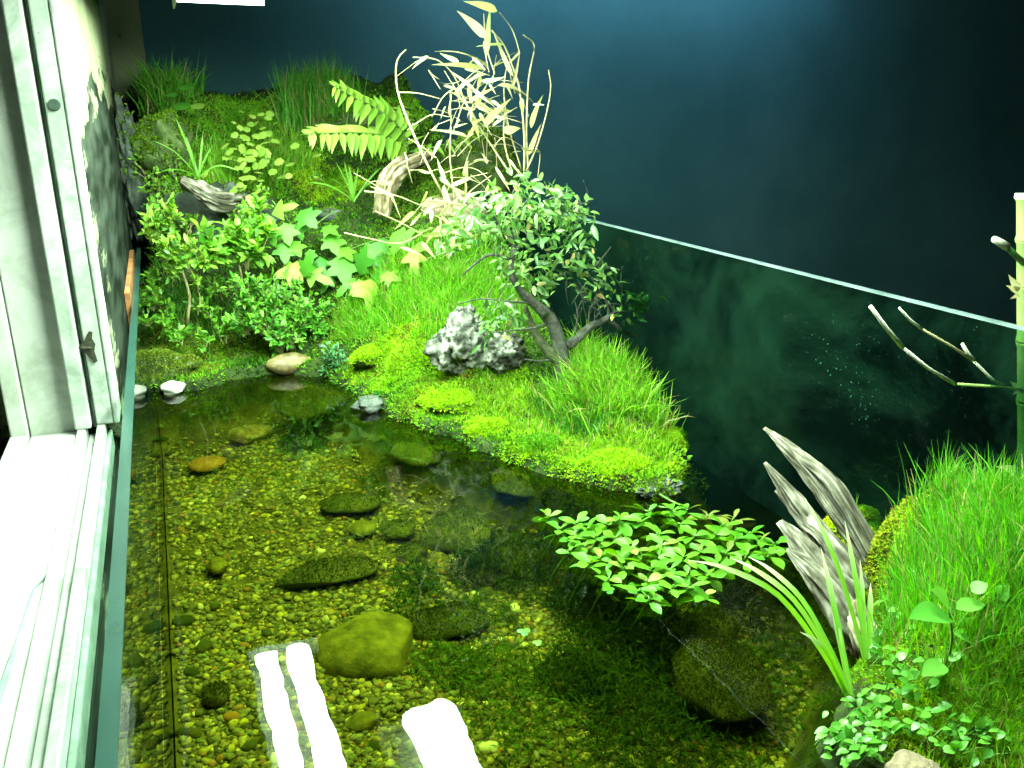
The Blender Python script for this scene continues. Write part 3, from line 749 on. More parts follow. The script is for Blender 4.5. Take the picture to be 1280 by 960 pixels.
jv = tv[None] * (1 + 0.22 * RNG.standard_normal((n, len(tv), 1)).clip(-1.5, 1.5)) * np.stack([RNG.uniform(.8, 1.5, n), RNG.uniform(.7, 1.1, n), RNG.uniform(.4, .8, n)], 1)[:, None, :]
th = RNG.uniform(0, 6.28, n); cs, sn_ = np.cos(th), np.sin(th)
jx = jv[:, :, 0] * cs[:, None] - jv[:, :, 1] * sn_[:, None]; jy = jv[:, :, 0] * sn_[:, None] + jv[:, :, 1] * cs[:, None]
jv = np.stack([jx, jy, jv[:, :, 2]], 2) * r[:, None, None] + pos[:, None, :]
col = PAL[RNG.choice(len(PAL), n, p=PW)] * RNG.uniform(.75, 1.15, (n, 1)); col = 0.86 * col + 0.14 * np.array([0.17, 0.155, 0.07])
gv = fast_mesh('gravel', jv.reshape(-1, 3), (np.array(tf)[None] + (np.arange(n) * len(tv))[:, None, None]).reshape(-1, 3), 'attr_stone', np.repeat(col, len(tv), 0), parent=None, smooth=True)
tag(gv, 'fine mixed river gravel covering the pond bed', 'gravel', kind='stuff')
# larger pebbles, each its own piece of the bed
peb = []
for k in range(6):
    v, f = rock_verts((1, 0.72, 0.5), 40 + k, sub=2, amp=0.16, fine=0.02)
    me = bpy.data.meshes.new('pebble'); me.from_pydata(v.tolist(), [], f); fill(me, None, None, True); peb.append(me)
PM = ['rock_gold', 'algae_green', 'algae_yellow', 'rock_moss', 'stone_orange', 'rock_white', 'algae_green', 'rock_wet', 'algae_yellow', 'algae_dark']
P = bed_points(420, -0.02)[:190]
for k, (x, y) in enumerate(P):
    s = random.uniform(0.0035, 0.0068) * (1 + 0.5 * (random.random() < 0.12))
    mt = PM[random.randrange(10)]
    if mt in ('rock_white', 'stone_orange') and random.random() < 0.5: mt = 'rock_moss'
    a = random.uniform(0, 6.28)
    place(peb[k % 6], 'pebble', mt, ground, (x, y, gz([[x, y]])[0] + s * 0.2), (math.cos(a), math.sin(a), 0), (random.uniform(-.2, .2), random.uniform(-.2, .2), 1), s)

# submerged boulders and stones
def sub_stone(name, label, px, py, w, h, mat, seed, zc=None, hk=0.5, **kw):
    z = BED + 0.008 if zc is None else zc
    p = az(px, py, z); u = pxm(p)
    e = max(0.25, min(0.85, -unit(ray(px, py))[2]))
    o = rock(name, label, p, (w * u / 2, h * u / 2 / e * 0.8, max(0.006, h * u * hk)), mat, seed, cat='stone', **kw)
    SUNK.append((o, mat, w * h)); return o
SUNK = []
sub_stone('boulder', 'large yellow green angular boulder under clear water beside the lamp reflection', 460, 808, 128, 100, 'algae_yellow', 3, amp=0.12, fine=0.03, rot=0.4, hk=0.32, facet=8, sub=4)
sub_stone('flat_stone', 'long flat green algae covered stone on the pond bed', 410, 717, 136, 44, 'algae_green', 5, amp=0.12, fine=0.04, hk=0.28, facet=9, sub=4)
sub_stone('round_stone', 'rounded olive stone in dark water below the moss shore', 570, 664, 84, 60, 'algae_green', 6, amp=0.2, hk=0.4, facet=6, sub=4)
sub_stone('flat_stone', 'low green stone behind the small yellow stone', 438, 630, 80, 30, 'algae_green', 8, amp=0.2, hk=0.35, facet=8)
sub_stone('small_stone', 'bright yellow small stone in mid pond', 453, 660, 38, 18, 'algae_yellow', 9, amp=0.12, hk=0.35)
sub_stone('small_stone', 'green small stone next to the bright yellow one', 497, 661, 44, 26, 'algae_green', 10, hk=0.35)
sub_stone('small_stone', 'orange brown oval stone near the window pane', 259, 580, 46, 17, 'stone_orange', 11, amp=0.1, hk=0.4)
sub_stone('small_stone', 'dull brown stone behind the orange oval stone', 310, 542, 52, 24, 'drift_brown', 12, amp=0.2, hk=0.4)
sub_stone('flat_stone', 'mossy submerged stone just off the window side bank', 252, 515, 64, 24, 'algae_green', 13, hk=0.4, amp=0.2)
sub_stone('dark_stone', 'dark flat stone between the yellow boulder and the weeds', 562, 775, 96, 44, 'algae_dark', 14, hk=0.3)
sub_stone('round_stone', 'round grey green pebble near the window side reflection', 270, 868, 34, 30, 'algae_green', 15, amp=0.08, hk=0.35)
sub_stone('small_stone', 'angular yellow stone lying left of the flat green stone', 272, 707, 26, 18, 'algae_yellow', 16, hk=0.4)
sub_stone('small_stone', 'yellow stone between the two lamp reflections', 452, 902, 44, 22, 'algae_yellow', 17, hk=0.35)
sub_stone('boulder', 'big dull green boulder under water by the driftwood', 905, 850, 130, 100, 'algae_green', 18, zc=BED + 0.026, amp=0.12, fine=0.04, hk=0.35, facet=6, sub=4)
sub_stone('boulder', 'pale green submerged boulder below the leafy water plants', 886, 782, 92, 52, 'algae_green', 19, zc=BED + 0.03, facet=7, amp=0.2, hk=0.4)
sub_stone('dark_stone', 'dark mossy stone sunk below the island shore', 650, 700, 80, 46, 'algae_dark', 20, hk=0.4)
sub_stone('round_stone', 'small green stone right of the flat green stone', 515, 690, 40, 24, 'algae_green', 21, hk=0.4)
ZS = WATER - 0.018
sub_stone('shore_boulder', 'olive boulder just under water at the island shore', 655, 603, 84, 42, 'algae_green', 22, zc=ZS, facet=6, amp=0.15, hk=0.35)
sub_stone('shore_boulder', 'dark olive boulder under water nearer the tall pane', 735, 612, 84, 34, 'algae_green', 23, zc=ZS, amp=0.15, hk=0.35)
sub_stone('shore_boulder', 'long mossy submerged boulder along the moss shore', 545, 562, 110, 34, 'algae_green', 24, zc=ZS - 0.008, amp=0.2, hk=0.35)
sub_stone('shore_boulder', 'dark weedy boulder under water near the tan stone', 400, 500, 100, 40, 'algae_dark', 25, zc=ZS, amp=0.25, hk=0.3)
sub_stone('shore_boulder', 'submerged green rock below the small grey shore stone', 505, 548, 60, 26, 'algae_dark', 26, zc=ZS - 0.01, amp=0.25, hk=0.3)

# stones at the waterline
def on(px, py, w, h, dz=0.0): 
    p = G(px, py); u = pxm(p); return p + np.array([0, 0, dz]), w * u / 2, h * u / 2
def shore_stone(name, label, px, py, w, h, mat, seed, dep=0.8, z=WATER + 0.006, **kw):
    p = az(px, py, z); u = pxm(p)
    return rock(name, label, p, (w*u/2, max(w, h)*u/2*dep, h*u/2), mat, seed, cat='stone', **kw)
shore_stone('tan_stone', 'wet tan oblong stone at the water edge under the shrubs', 361, 455, 56, 27, 'rock_gold', 31, 0.45, z=WATER + 0.012, amp=0.08, fine=0.02, sub=4)
shore_stone('grey_stone', 'dull grey stone at the water edge left of the tan stone', 298, 452, 34, 26, 'rock_moss', 32, amp=0.3)
shore_stone('blue_stone', 'small slate blue stone right of the tan stone', 403, 440, 14, 26, 'rock_wet', 33, z=WATER + 0.02, amp=0.3)
shore_stone('white_stone', 'bright white stone at the water edge by the window pane', 216, 485, 30, 17, 'rock_white', 34, amp=0.25, sub=3)
shore_stone('shore_rock', 'pointed grey stone where moss meets the water', 462, 503, 44, 20, 'rock_wet', 35, amp=0.35, fine=0.15, sub=4, rot=0.5)
shore_stone('wet_rock', 'glistening wet dark rock at the island corner by the tall pane', 826, 611, 60, 22, 'rock_wet', 36, 0.5, z=WATER + 0.002, amp=0.3, fine=0.35, sub=5)
shore_stone('moss_rock', 'dark mossy rock in the low bank by the window', 205, 462, 78, 42, 'rock_moss', 37, 0.5, z=WATER + 0.02, amp=0.3, fine=0.15, sub=4)
p = az(1148, 985, WATER + 0.02); rock('brown_rock', 'brown rock at the foot of the grassy mound', p, (0.017, 0.016, 0.012), 'drift_brown', 38, amp=0.25, fine=0.1, sub=4)

# pale pitted rock beside the bonsai, two lumps of one stone
p = G(580, 462); u = pxm(p)
pit = thing('pitted_rock', 'pale pitted rock with two lumps left of the bonsai', 'rock', p)
c = p + np.array([0, 0.01, 30 * u]); rock('main_lump', None, c, (37*u, 30*u, 41*u), 'rock_pale', 41, parent=pit, amp=0.25, fine=0.16, pits=0.62, sub=5, rot=0.3)
c = p + RT * 52 * u + np.array([0, 0.005, 20 * u]); rock('small_lump', None, c, (26*u, 22*u, 24*u), 'rock_pale', 43, parent=pit, amp=0.2, fine=0.16, pits=0.62, sub=5)

# dark rocks of the cliff
def cliff(label, px, py, Y, w, h, d, mat, seed, **kw):
    p = ay(px, py, Y); u = pxm(p)
    return rock('cliff_rock', label, p, (w*u/2, d, h*u/2), mat, seed, cat='rock', **kw)
cliff('tall dark ribbed rock standing against the mouldy wall', 163, 215, 1.44, 44, 150, 0.035, 'rock_dark', 51, amp=0.25, fine=0.25, sub=5)
cliff('dark rock wall in the hollow behind the shrubs', 285, 290, 1.36, 130, 110, 0.04, 'rock_dark', 52, amp=0.3, fine=0.2, sub=4)
cliff('dark overhanging rock under the ferns and ivy', 440, 275, 1.33, 110, 46, 0.03, 'rock_dark', 53, amp=0.3, fine=0.2, sub=4)
cliff('mossy boulder under the dry bamboo', 600, 215, 1.34, 110, 90, 0.04, 'rock_moss', 54, amp=0.3, fine=0.2, sub=4)
cliff('brown earth boulder right of the arched driftwood', 570, 265, 1.2, 70, 50, 0.03, 'drift_brown', 55, amp=0.3, fine=0.2, sub=4)
cliff('dark mossy rock at the top of the hill behind the ferns', 470, 165, 1.5, 120, 60, 0.04, 'rock_moss', 56, amp=0.3, fine=0.2, sub=4)
cliff('low mossy rock between iris blades and the wall', 205, 185, 1.42, 60, 80, 0.03, 'rock_moss', 57, amp=0.3, fine=0.2, sub=4)

# driftwood pieces
def drift(name, label, pts, rad, mat, n=72, seg=44, rid=0.3, seed=0, flat=1.0, parent=None, tone=((0.03, 0.026, 0.017), (0.13, 0.118, 0.09), (0.32, 0.30, 0.25))):
    path = bez(pts, seg); k = len(path)
    tt = np.linspace(0, 1, k); R = np.interp(tt, np.linspace(0, 1, len(rad)), rad)
    vs = []; cs_ = []; ref = np.array([0.2, -0.9, 0.3]); tone = np.array(tone)
    for i in range(k):
        t = unit(path[min(i+1, k-1)] - path[max(i-1, 0)]); a = unit(np.cross(t, ref)); b = np.cross(t, a)
        for j in range(n):
            q = 2 * math.pi * j / n; cq, sq = math.cos(q), math.sin(q)
            g = noise.fractal(Vector((cq * 1.3 + seed, sq * 1.3, tt[i] * 1.6)), 1, 2, 3)
            h = noise.fractal(Vector((cq * 4.2 + seed + 0.5 * noise.noise(Vector((tt[i] * 5, seed, cq))), sq * 4.2, tt[i] * 4.5 + seed)), 0.8, 2.1, 5)
            cr = max(0.0, abs(noise.noise(Vector((cq * 4.5, sq * 4.5 + seed, tt[i] * 1.5)))) )
            crack = max(0.0, 1 - cr / 0.10)
            rr = R[i] * (1 + rid * g + rid * 0.45 * h - 0.16 * crack)
            vs.append(path[i] + rr * (a * cq + b * sq * flat))
            w = min(1, max(0, 0.5 + 0.42 * h - 0.25 * crack + 0.6 * noise.fractal(Vector((seed + cq * 1.5, sq * 1.5, tt[i] * 7)), 1, 2, 4)))
            cs_.append(tone[0] + (tone[1] - tone[0]) * w * 2 if w < .5 else tone[1] + (tone[2] - tone[1]) * (w - .5) * 2)
    fs = [(i*n+j, i*n+(j+1) % n, (i+1)*n+(j+1) % n, (i+1)*n+j) for i in range(k-1) for j in range(n)]
    fs += [tuple(range(n))[::-1], tuple((k-1)*n+j for j in range(n))]
    b_ = MB(); b_.add(vs, fs, np.array(cs_))
    o = b_.build(name, mat, parent, origin=None if parent is not None else pts[0], smooth=True)
    if parent is None: tag(o, label, 'driftwood')
    return o
BROWN = ((0.04, 0.028, 0.014), (0.22, 0.17, 0.10), (0.52, 0.45, 0.34))
drift('driftwood', 'pale bleached driftwood stub poking out under the slim blades', [ay(226, 224, 1.28), ay(250, 238, 1.285), ay(275, 250, 1.29), ay(300, 252, 1.33)], [0.006, 0.013, 0.014, 0.012], 'wood_grain', seed=3, rid=0.5)
drift('driftwood', 'arched tan driftwood bending over below the fern fronds', [ay(478, 268, 1.21), ay(484, 228, 1.2), ay(500, 210, 1.21), ay(536, 196, 1.26)], [0.011, 0.015, 0.015, 0.010], 'wood_grain', seed=8, rid=0.4, tone=BROWN)
st = thing('driftwood_stump', 'weathered split grey driftwood stump standing at the mound', 'driftwood', az(1075, 808, WATER))
SPL = [([(1088,700,.40),(1040,624,.428),(990,566,.455),(955,535,.475)], [.009,.009,.006,.0015], .42), ([(1092,690,.40),(1046,610,.424),(1003,570,.45),(966,540,.47)], [.009,.007,.0045,.001], .45),
       ([(1072,770,.378),(1035,690,.405),(995,628,.43),(956,578,.45)], [.012,.012,.008,.0015], .42), ([(1072,740,.378),(1046,690,.395),(1012,650,.42),(970,612,.44)], [.012,.010,.007,.002], .5),
       ([(1080,800,.362),(1044,735,.378),(1006,685,.40),(974,652,.42)], [.010,.012,.009,.003], .45), ([(1082,805,.352),(1056,765,.362),(1018,715,.382),(984,686,.40)], [.009,.012,.009,.002], .5)]
for i, (pp, rr, fl) in enumerate(SPL):
    drift('splinter', None, [ay(*q) for q in pp], rr, 'wood_grain', seed=21 + i, rid=0.45, flat=fl, parent=st)
tag(drift('wood_base', None, [ay(1105, 832, .345), ay(1078, 800, .352), ay(1060, 752, .366)], [0.011, 0.013, 0.009], 'wood_grain', seed=34, rid=0.4, parent=st, tone=BROWN), 'brown damp base of the stump')

# moss cushions: lumps that the moss grows over
def cushion(label, px, py, w, h, seed):
    p = G(px, py); u = pxm(p)
    return rock('moss_cushion', label, p + np.array([0, 0, -h * u * 0.1]), (w*u/2, w*u/2*0.9, h*u/2*(1 if px > 1000 else 0.62)), 'rock_moss', seed, cat='moss', amp=0.25, fine=0.12, sub=3)
CUSH = [cushion('golden moss cushion right behind the driftwood stump', 1068, 618, 70, 62, 91), cushion('golden moss cushion on the crest of the mound', 1108, 588, 80, 60, 92), cushion('dark green moss cushion low behind the stump', 1082, 664, 60, 54, 93),
        cushion('lime moss cushion nearest the dark glossy clump', 468, 442, 56, 36, 94), cushion('lime moss cushion in front of the pitted rock', 560, 500, 70, 34, 95), cushion('green moss cushion at the middle of the island shore', 672, 558, 60, 40, 96),
        cushion('moss cushion at the island corner by the tall pane', 838, 548, 44, 50, 97), cushion('broad moss cushion at the front of the island', 775, 578, 90, 40, 98), cushion('moss cushion on the shore between the grey stone and the island middle', 610, 535, 60, 34, 99)]

# ------------------------------------------------------------------ moss, grass and submerged weed (nobody could count these)
def disc_points(discs, n):
    """discs: (px, py, radius m[, weight]) on the ground"""
    ws = np.array([d[2] ** 2 * (d[3] if len(d) > 3 else 1) for d in discs]); ws /= ws.sum()
    out = []
    for d, w in zip(discs, ws):
        c = G(d[0], d[1]); k = int(n * w) + 1
        a = RNG.uniform(0, 6.283, k); r = d[2] * np.sqrt(RNG.random(k)) * (0.75 + 0.4 * RNG.random(k) + 0.5 * RNG.random(k) ** 4)
        out.append(np.stack([c[0] + r * np.cos(a), c[1] + r * np.sin(a)], 1))
    P = np.concatenate(out)
    ok = (P[:, 0] > XL + 0.002) & (P[:, 0] < XR - 0.003) & (P[:, 1] > 0.12) & (P[:, 1] < YF - 0.01)
    P = P[ok]; z = gz(P)
    k = z > WATER - 0.001
    return P[k], z[k]
tuft_v = np.array([(-0.16, 0, 0), (0.16, 0, 0), (0.2, 0.55, 0.05), (-0.2, 0.55, 0.05), (0.03, 1, -0.1), (-0.03, 1, -0.1)]); tuft_f = [(0, 1, 2, 3), (3, 2, 4, 5)]
def moss(label, discs, n, ln=(0.002, 0.0042), ca=(0.12, 0.30, 0.01), cb=(0.28, 0.42, 0.02), spread=0.9):
    P, z = disc_points(discs, n); k = len(P)
    nr = gnorm(P); d = nr + RNG.normal(0, spread * 0.6, (k, 3))
    L = RNG.uniform(*ln, k)
    pos = np.stack([P[:, 0], P[:, 1], z - 0.0006], 1)
    pos[:, 2] += 0.004 * np.clip(vnoise(P, 120, 11) + vnoise(P, 60, 12), 0, 1)
    cm = np.clip(0.5 + 1.3 * vnoise(P, 30, 13) + 0.25 * RNG.standard_normal(k), 0, 1)[:, None]
    col = jitcol((1 - cm) * np.array(ca) + cm * np.array(cb), k, 0.25, 0.08)
    br = (vnoise(P, 48, 14) + 0.25 * RNG.standard_normal(k)) > 0.42; col[br] = jitcol((0.16, 0.13, 0.03), int(br.sum()), 0.35, 0.1)
    v, f, c = scatter(tuft_v, tuft_f, pos, d, np.cross(d, RNG.normal(0, 1, (k, 3))), L, col)
    return tag(fast_mesh('moss', v, f, 'attr_moss', c), label, 'moss', kind='stuff')
def grass(label, discs, n, ln, w=0.00055, ca=(0.05, 0.22, 0.015), cb=(0.14, 0.36, 0.03), lean=0.25, bend=0.5, wind=(0, 0), name='grass'):
    P, z = disc_points(discs, n); k = len(P)
    L = RNG.uniform(ln[0], ln[1], k) * RNG.uniform(0.7, 1.1, k)
    d0 = np.stack([RNG.normal(wind[0], lean, k), RNG.normal(wind[1], lean, k), np.ones(k)], 1); d0 /= np.linalg.norm(d0, axis=1, keepdims=True)
    a = RNG.uniform(0, 6.283, k); bd = np.stack([np.cos(a), np.sin(a), -0.5 * np.ones(k)], 1) * (RNG.random(k) * bend)[:, None]
    base = np.stack([P[:, 0], P[:, 1], z - 0.001], 1)
    side = np.cross(d0, np.stack([RNG.normal(0, 1, k), RNG.normal(0, 1, k), np.zeros(k)], 1)); side /= np.linalg.norm(side, axis=1, keepdims=True)
    W = w * RNG.uniform(0.5, 1.7, k)
    rows = []
    for t, ww in ((0, 1), (0.35, 0.95), (0.7, 0.65), (1.0, 0.08)):
        c = base + L[:, None] * (d0 * t + bd * t * t)
        rows += [c - side * (W * ww)[:, None], c + side * (W * ww)[:, None]]
    v = np.stack(rows, 1); v[:, :, 0] = np.clip(v[:, :, 0], XL + 0.0005, XR - 0.0005)
    f0 = np.array([(0, 1, 3, 2), (2, 3, 5, 4), (4, 5, 7, 6)])
    f = (f0[None] + (np.arange(k) * 8)[:, None, None]).reshape(-1, 4)
    col = np.repeat(mixcol(ca, cb, k, 0.36, 0.09), 8, 0)
    return tag(fast_mesh(name, v.reshape(-1, 3), f, 'attr_grass', col), label, 'grass', kind='stuff')
def cover(label, n, ca, cb, ln, lim, name='moss'):
    P = np.stack([RNG.uniform(XL + .001, XR - .002, n), RNG.uniform(0.15, YF - .02, n)], 1); z = gz(P)
    ok = (z > WATER - 0.006) & ((P[:, 1] > 0.56) == (lim == 'hill')); P, z = P[ok], z[ok]; k = len(P)
    d = gnorm(P) + RNG.normal(0, .6, (k, 3)); pos = np.stack([P[:, 0], P[:, 1], z - .0008], 1); pos[:, 2] += 0.003 * np.clip(vnoise(P, 130, 31) + vnoise(P, 50, 32), 0, 1)
    cm = np.clip(.5 + 1.6 * vnoise(P, 22, 33) + .25 * RNG.standard_normal(k), 0, 1)[:, None]
    col = jitcol((1 - cm) * np.array(ca) + cm * np.array(cb), k, .3, .1)
    v, f, c = scatter(tuft_v, tuft_f, pos, d, np.cross(d, RNG.normal(0, 1, (k, 3))), RNG.uniform(*ln, k), col)
    return tag(fast_mesh(name, v, f, 'attr_moss', c), label, 'moss', kind='stuff')
cover('dark damp moss and litter covering the whole hill', 95000, (0.03, 0.12, 0.008), (0.17, 0.37, 0.02), (0.003, 0.007), 'hill')
cover('dark damp moss covering the mound at the water edge', 60000, (0.02, 0.06, 0.006), (0.12, 0.24, 0.015), (0.002, 0.004), 'mound')
def moss_on(o, n, ca=(0.05, 0.13, 0.01), cb=(0.2, 0.32, 0.02), ln=(0.003, 0.006), nz=0.0, mask=-.2):
    me = o.data; me.calc_loop_triangles()
    V_ = np.array([v.co[:] for v in me.vertices]); Tt = np.array([t.vertices[:] for t in me.loop_triangles])
    a, b, c = V_[Tt[:, 0]], V_[Tt[:, 1]], V_[Tt[:, 2]]; nr = np.cross(b - a, c - a); ar = np.linalg.norm(nr, axis=1); nr = nr / (ar[:, None] + 1e-12)
    w = ar * np.clip(nr[:, 2] - nz, 0, 1); i = RNG.choice(len(Tt), n, p=w / w.sum()); r1 = np.sqrt(RNG.random((n, 1))); r2 = RNG.random((n, 1))
    P = a[i] * (1 - r1) + b[i] * r1 * (1 - r2) + c[i] * r1 * r2
    k = vnoise(P[:, :2] + P[:, 2:3] * .6, 90, 41) > mask; P = P[k]; d = nr[i][k] + RNG.normal(0, .5, (len(P), 3)); k = len(P)
    v, f, cc = scatter(tuft_v, tuft_f, P, d, np.cross(d, RNG.normal(0, 1, (k, 3))), RNG.uniform(*ln, k), mixcol(ca, cb, k, .3))
    m_ = fast_mesh('moss_patch', v, f, 'attr_moss', cc); m_.parent = o; m_['kind'] = 'stuff'
for o in list(C.objects):
    lb = str(o.get('label', ''))
    if o.name.startswith('cliff_rock') and 'mossy' in lb: moss_on(o, 4200)
    elif o.name.startswith('cliff_rock') and 'brown' not in lb: moss_on(o, 900, nz=.25)
    elif o.name.startswith('moss_rock'): moss_on(o, 6000, mask=-.5, ca=(0.07, 0.13, 0.01), cb=(0.26, 0.33, 0.04), ln=(0.002, 0.0045))
    elif o.name.startswith('grey_stone') or o.name.startswith('wet_rock'): moss_on(o, 500, nz=.4)
for o, mt, ar_ in SUNK:                        # fuzz of algae on the sunken stones
    c0, c1 = {'algae_yellow': ((0.10, 0.10, 0.015), (0.3, 0.27, 0.05)), 'algae_dark': ((0.015, 0.03, 0.006), (0.06, 0.08, 0.02))}.get(mt, ((0.03, 0.05, 0.01), (0.12, 0.13, 0.04)))
    if mt not in ('stone_orange', 'drift_brown', 'algae_yellow'): moss_on(o, int(200 + ar_ * .4), c0, c1, (0.0010, 0.0024), mask=-1)
YEL_A, YEL_B = (0.14, 0.36, 0.010), (0.38, 0.56, 0.025)
for i, o in enumerate(CUSH):
    moss_on(o, 5200, (0.34, 0.46, 0.012) if i < 2 else ((0.05, 0.2, 0.01) if i in (2, 5) else (0.15, 0.36, 0.008)), (0.6, 0.66, 0.04) if i < 2 else ((0.16, 0.36, 0.02) if i in (2, 5) else (0.38, 0.54, 0.02)), (0.0018, 0.0036) if i < 3 else (0.0025, 0.005), nz=-.3, mask=-1)  # third and sixth cushions get darker green moss
moss('bright lime moss carpet along the island shore', [(470,445,.035),(500,470,.035),(530,495,.035),(570,515,.03),(610,530,.03),(650,540,.03),(560,470,.04),(620,490,.04),(690,560,.03),(730,575,.028),(780,585,.028),(820,575,.026),(840,550,.02),(760,560,.03),(500,430,.03),(650,560,.02),(520,420,.04),(480,480,.02)], 60000, ca=YEL_A, cb=YEL_B)
moss('olive moss over the low bank by the window', [(190,430,.03),(220,440,.03),(250,455,.025),(180,465,.02),(270,430,.03),(330,430,.03)], 15000, ca=(0.08, 0.17, 0.01), cb=(0.26, 0.34, 0.03))
moss('dark green moss over the hill top by the wall', [(300,140,.05),(340,140,.04),(270,150,.04),(250,170,.05),(330,170,.06),(380,180,.05),(460,140,.06),(520,130,.05),(230,210,.05),(330,210,.05)], 26000, ln=(0.003, 0.006), ca=(0.08, 0.27, 0.012), cb=(0.24, 0.50, 0.03))
moss('yellow moss cushions on the ledge above the ivy', [(400,235,.03),(420,230,.03),(380,215,.03),(290,225,.03),(280,210,.02),(440,235,.02)], 11000, ln=(0.003, 0.006), ca=YEL_A, cb=YEL_B)
moss('patchy moss on the slope under the dry bamboo', [(560,230,.05),(600,260,.05),(560,290,.04),(640,280,.05),(520,260,.04),(480,330,.05),(430,400,.04)], 14000, ln=(0.003, 0.006), ca=(0.08, 0.24, 0.01), cb=(0.26, 0.42, 0.04))
moss('golden moss crest on the mound behind the driftwood', [(1080,625,.022),(1110,605,.022),(1130,615,.022),(1060,650,.02),(1100,650,.022),(1080,690,.02),(1095,720,.02),(1120,690,.018)], 26000, ln=(0.0018, 0.0036), ca=(0.18, 0.32, 0.01), cb=(0.40, 0.46, 0.03))
moss('green moss on the lower slope of the mound', [(1110,740,.03),(1130,800,.03),(1180,860,.03),(1240,900,.03),(1200,930,.03),(1160,920,.02),(1270,870,.03),(1270,940,.03)], 26000, ln=(0.0015, 0.0032), ca=(0.14, 0.32, 0.01), cb=(0.36, 0.52, 0.02))
grass('fine bright green meadow grass behind the pitted rock', [(560,360,.045),(520,370,.04),(600,380,.05),(640,390,.05),(560,400,.04),(500,390,.03),(680,400,.05),(470,400,.03),(450,400,.03),(490,350,.04),(430,400,.02),(530,330,.04),(600,340,.05)], 9500, (0.018, 0.036), 0.0005, (0.07, 0.28, 0.012), (0.2, 0.46, 0.02), bend=0.7)
grass('tall fine grass around the bonsai trunk towards the tall pane', [(760,470,.035),(790,470,.03),(740,480,.03),(720,500,.03),(770,500,.035),(800,500,.03),(760,440,.04),(820,530,.02),(800,450,.03),(830,510,.02)], 5600, (0.024, 0.062), 0.00055, (0.07, 0.27, 0.012), (0.24, 0.48, 0.03), lean=0.3, bend=0.7)
grass('dark short grass tuft at the foot of the bonsai', [(705,510,.022),(690,505,.02),(730,520,.02),(750,530,.02),(720,530,.02)], 2600, (0.010, 0.02), 0.0006, (0.03, 0.15, 0.015), (0.08, 0.26, 0.02))
grass('short bright grass on the island front', [(640,500,.03),(660,530,.025),(760,550,.025),(800,560,.025),(600,500,.03),(830,550,.015),(700,545,.02)], 3600, (0.006, 0.016), 0.0005, (0.12, 0.32, 0.01), (0.28, 0.44, 0.03))
grass('long green grass on the hill top beside the wall', [(175,120,.03),(205,118,.035),(235,120,.03),(160,140,.02)], 1300, (0.035, 0.08), 0.0009, (0.05, 0.22, 0.015), (0.14, 0.40, 0.03), lean=0.3)
grass('upright grass clump on the hill between moss and fern', [(385,150,.035),(410,140,.03),(425,150,.03),(370,150,.025)], 1900, (0.055, 0.10), 0.0009, (0.05, 0.22, 0.02), (0.14, 0.38, 0.04), lean=0.14)
grass('pale tuft of grass above the bleached driftwood', [(280,215,.03),(330,215,.03),(360,200,.03),(300,230,.02)], 1900, (0.025, 0.05), 0.0007, (0.12, 0.34, 0.02), (0.26, 0.5, 0.04))
grass('tall soft green grass covering the mound', [(1165,660,.024),(1200,660,.03),(1240,660,.035),(1190,700,.028),(1220,720,.03),(1250,740,.03),(1270,700,.02),(1260,640,.02),(1240,620,.03),(1185,625,.025)], 7600, (0.018, 0.044), 0.00034, (0.05, 0.26, 0.012), (0.14, 0.42, 0.03), lean=0.2, bend=0.45)
grass('slim dark grass blades rising above the mound crest', [(1120,610,.02),(1150,620,.03),(1200,630,.03),(1250,640,.03),(1080,620,.015)], 170, (0.025, 0.05), 0.0004, (0.04, 0.2, 0.015), (0.08, 0.3, 0.03), lean=0.3)
grass('bright grass at the near foot of the mound', [(1230,830,.025),(1260,850,.025),(1200,820,.02),(1270,900,.02),(1250,790,.02),(1240,920,.03),(1200,880,.025)], 3800, (0.008, 0.022), 0.00026, (0.08, 0.28, 0.012), (0.2, 0.42, 0.04), lean=0.25)
grass('green weeds in the corner by the window pane', [(185,395,.03),(200,380,.03),(240,400,.03),(270,400,.03)], 900, (0.015, 0.035), 0.0008, (0.04, 0.18, 0.015), (0.12, 0.34, 0.04))

wv, wf_, _ = leaf_arrays(W=0.22, n=3, fold=0.1, curl=-0.2, shape='lance', across=3)
def weed(label, spots, n, h=(0.01, 0.03), size=(0.004, 0.009), ca=(0.01, 0.045, 0.005), cb=(0.05, 0.11, 0.012)):
    ps = []
    for (px, py, r, zz) in spots:
        c = az(px, py, zz); k = int(n / len(spots)); a = RNG.uniform(0, 6.283, k); rr = r * np.sqrt(RNG.random(k))
        q = np.stack([c[0] + rr*np.cos(a), c[1] + rr*np.sin(a)], 1)
        q = q[(q[:, 0] > XL + .004) & (q[:, 0] < XR - .006)]
        z0 = gz(q); zt = np.minimum(z0 + RNG.uniform(0, 1, len(q)) * RNG.uniform(*h, len(q)) * (1.2 - (np.hypot(q[:, 0]-c[0], q[:, 1]-c[1]) / r)), WATER - 0.005)
        ps.append(np.stack([q[:, 0], q[:, 1], np.maximum(zt, z0)], 1)[z0 < WATER - 0.004])
    P = np.concatenate(ps); k = len(P)
    d = RNG.normal(0, 1, (k, 3)); d[:, 2] = np.abs(d[:, 2]) * 0.7
    v, f, c = scatter(wv, wf_, P, d, np.array([0, 0, 1.0]) + RNG.normal(0, .3, (k, 3)), RNG.uniform(*size, k), mixcol(ca, cb, k, 0.3))
    return tag(fast_mesh('water_weed', v, f, 'attr_weed', c), label, 'water weed', kind='stuff')
weed('dark feathery weed under water in the middle of the pond', [(690,725,.05,BED),(640,715,.04,BED),(730,700,.05,BED),(600,720,.03,BED),(680,680,.05,BED),(740,760,.04,BED),(700,640,.05,BED)], 13000, (0.02, 0.05), ca=(0.005, 0.024, 0.003), cb=(0.03, 0.07, 0.01))
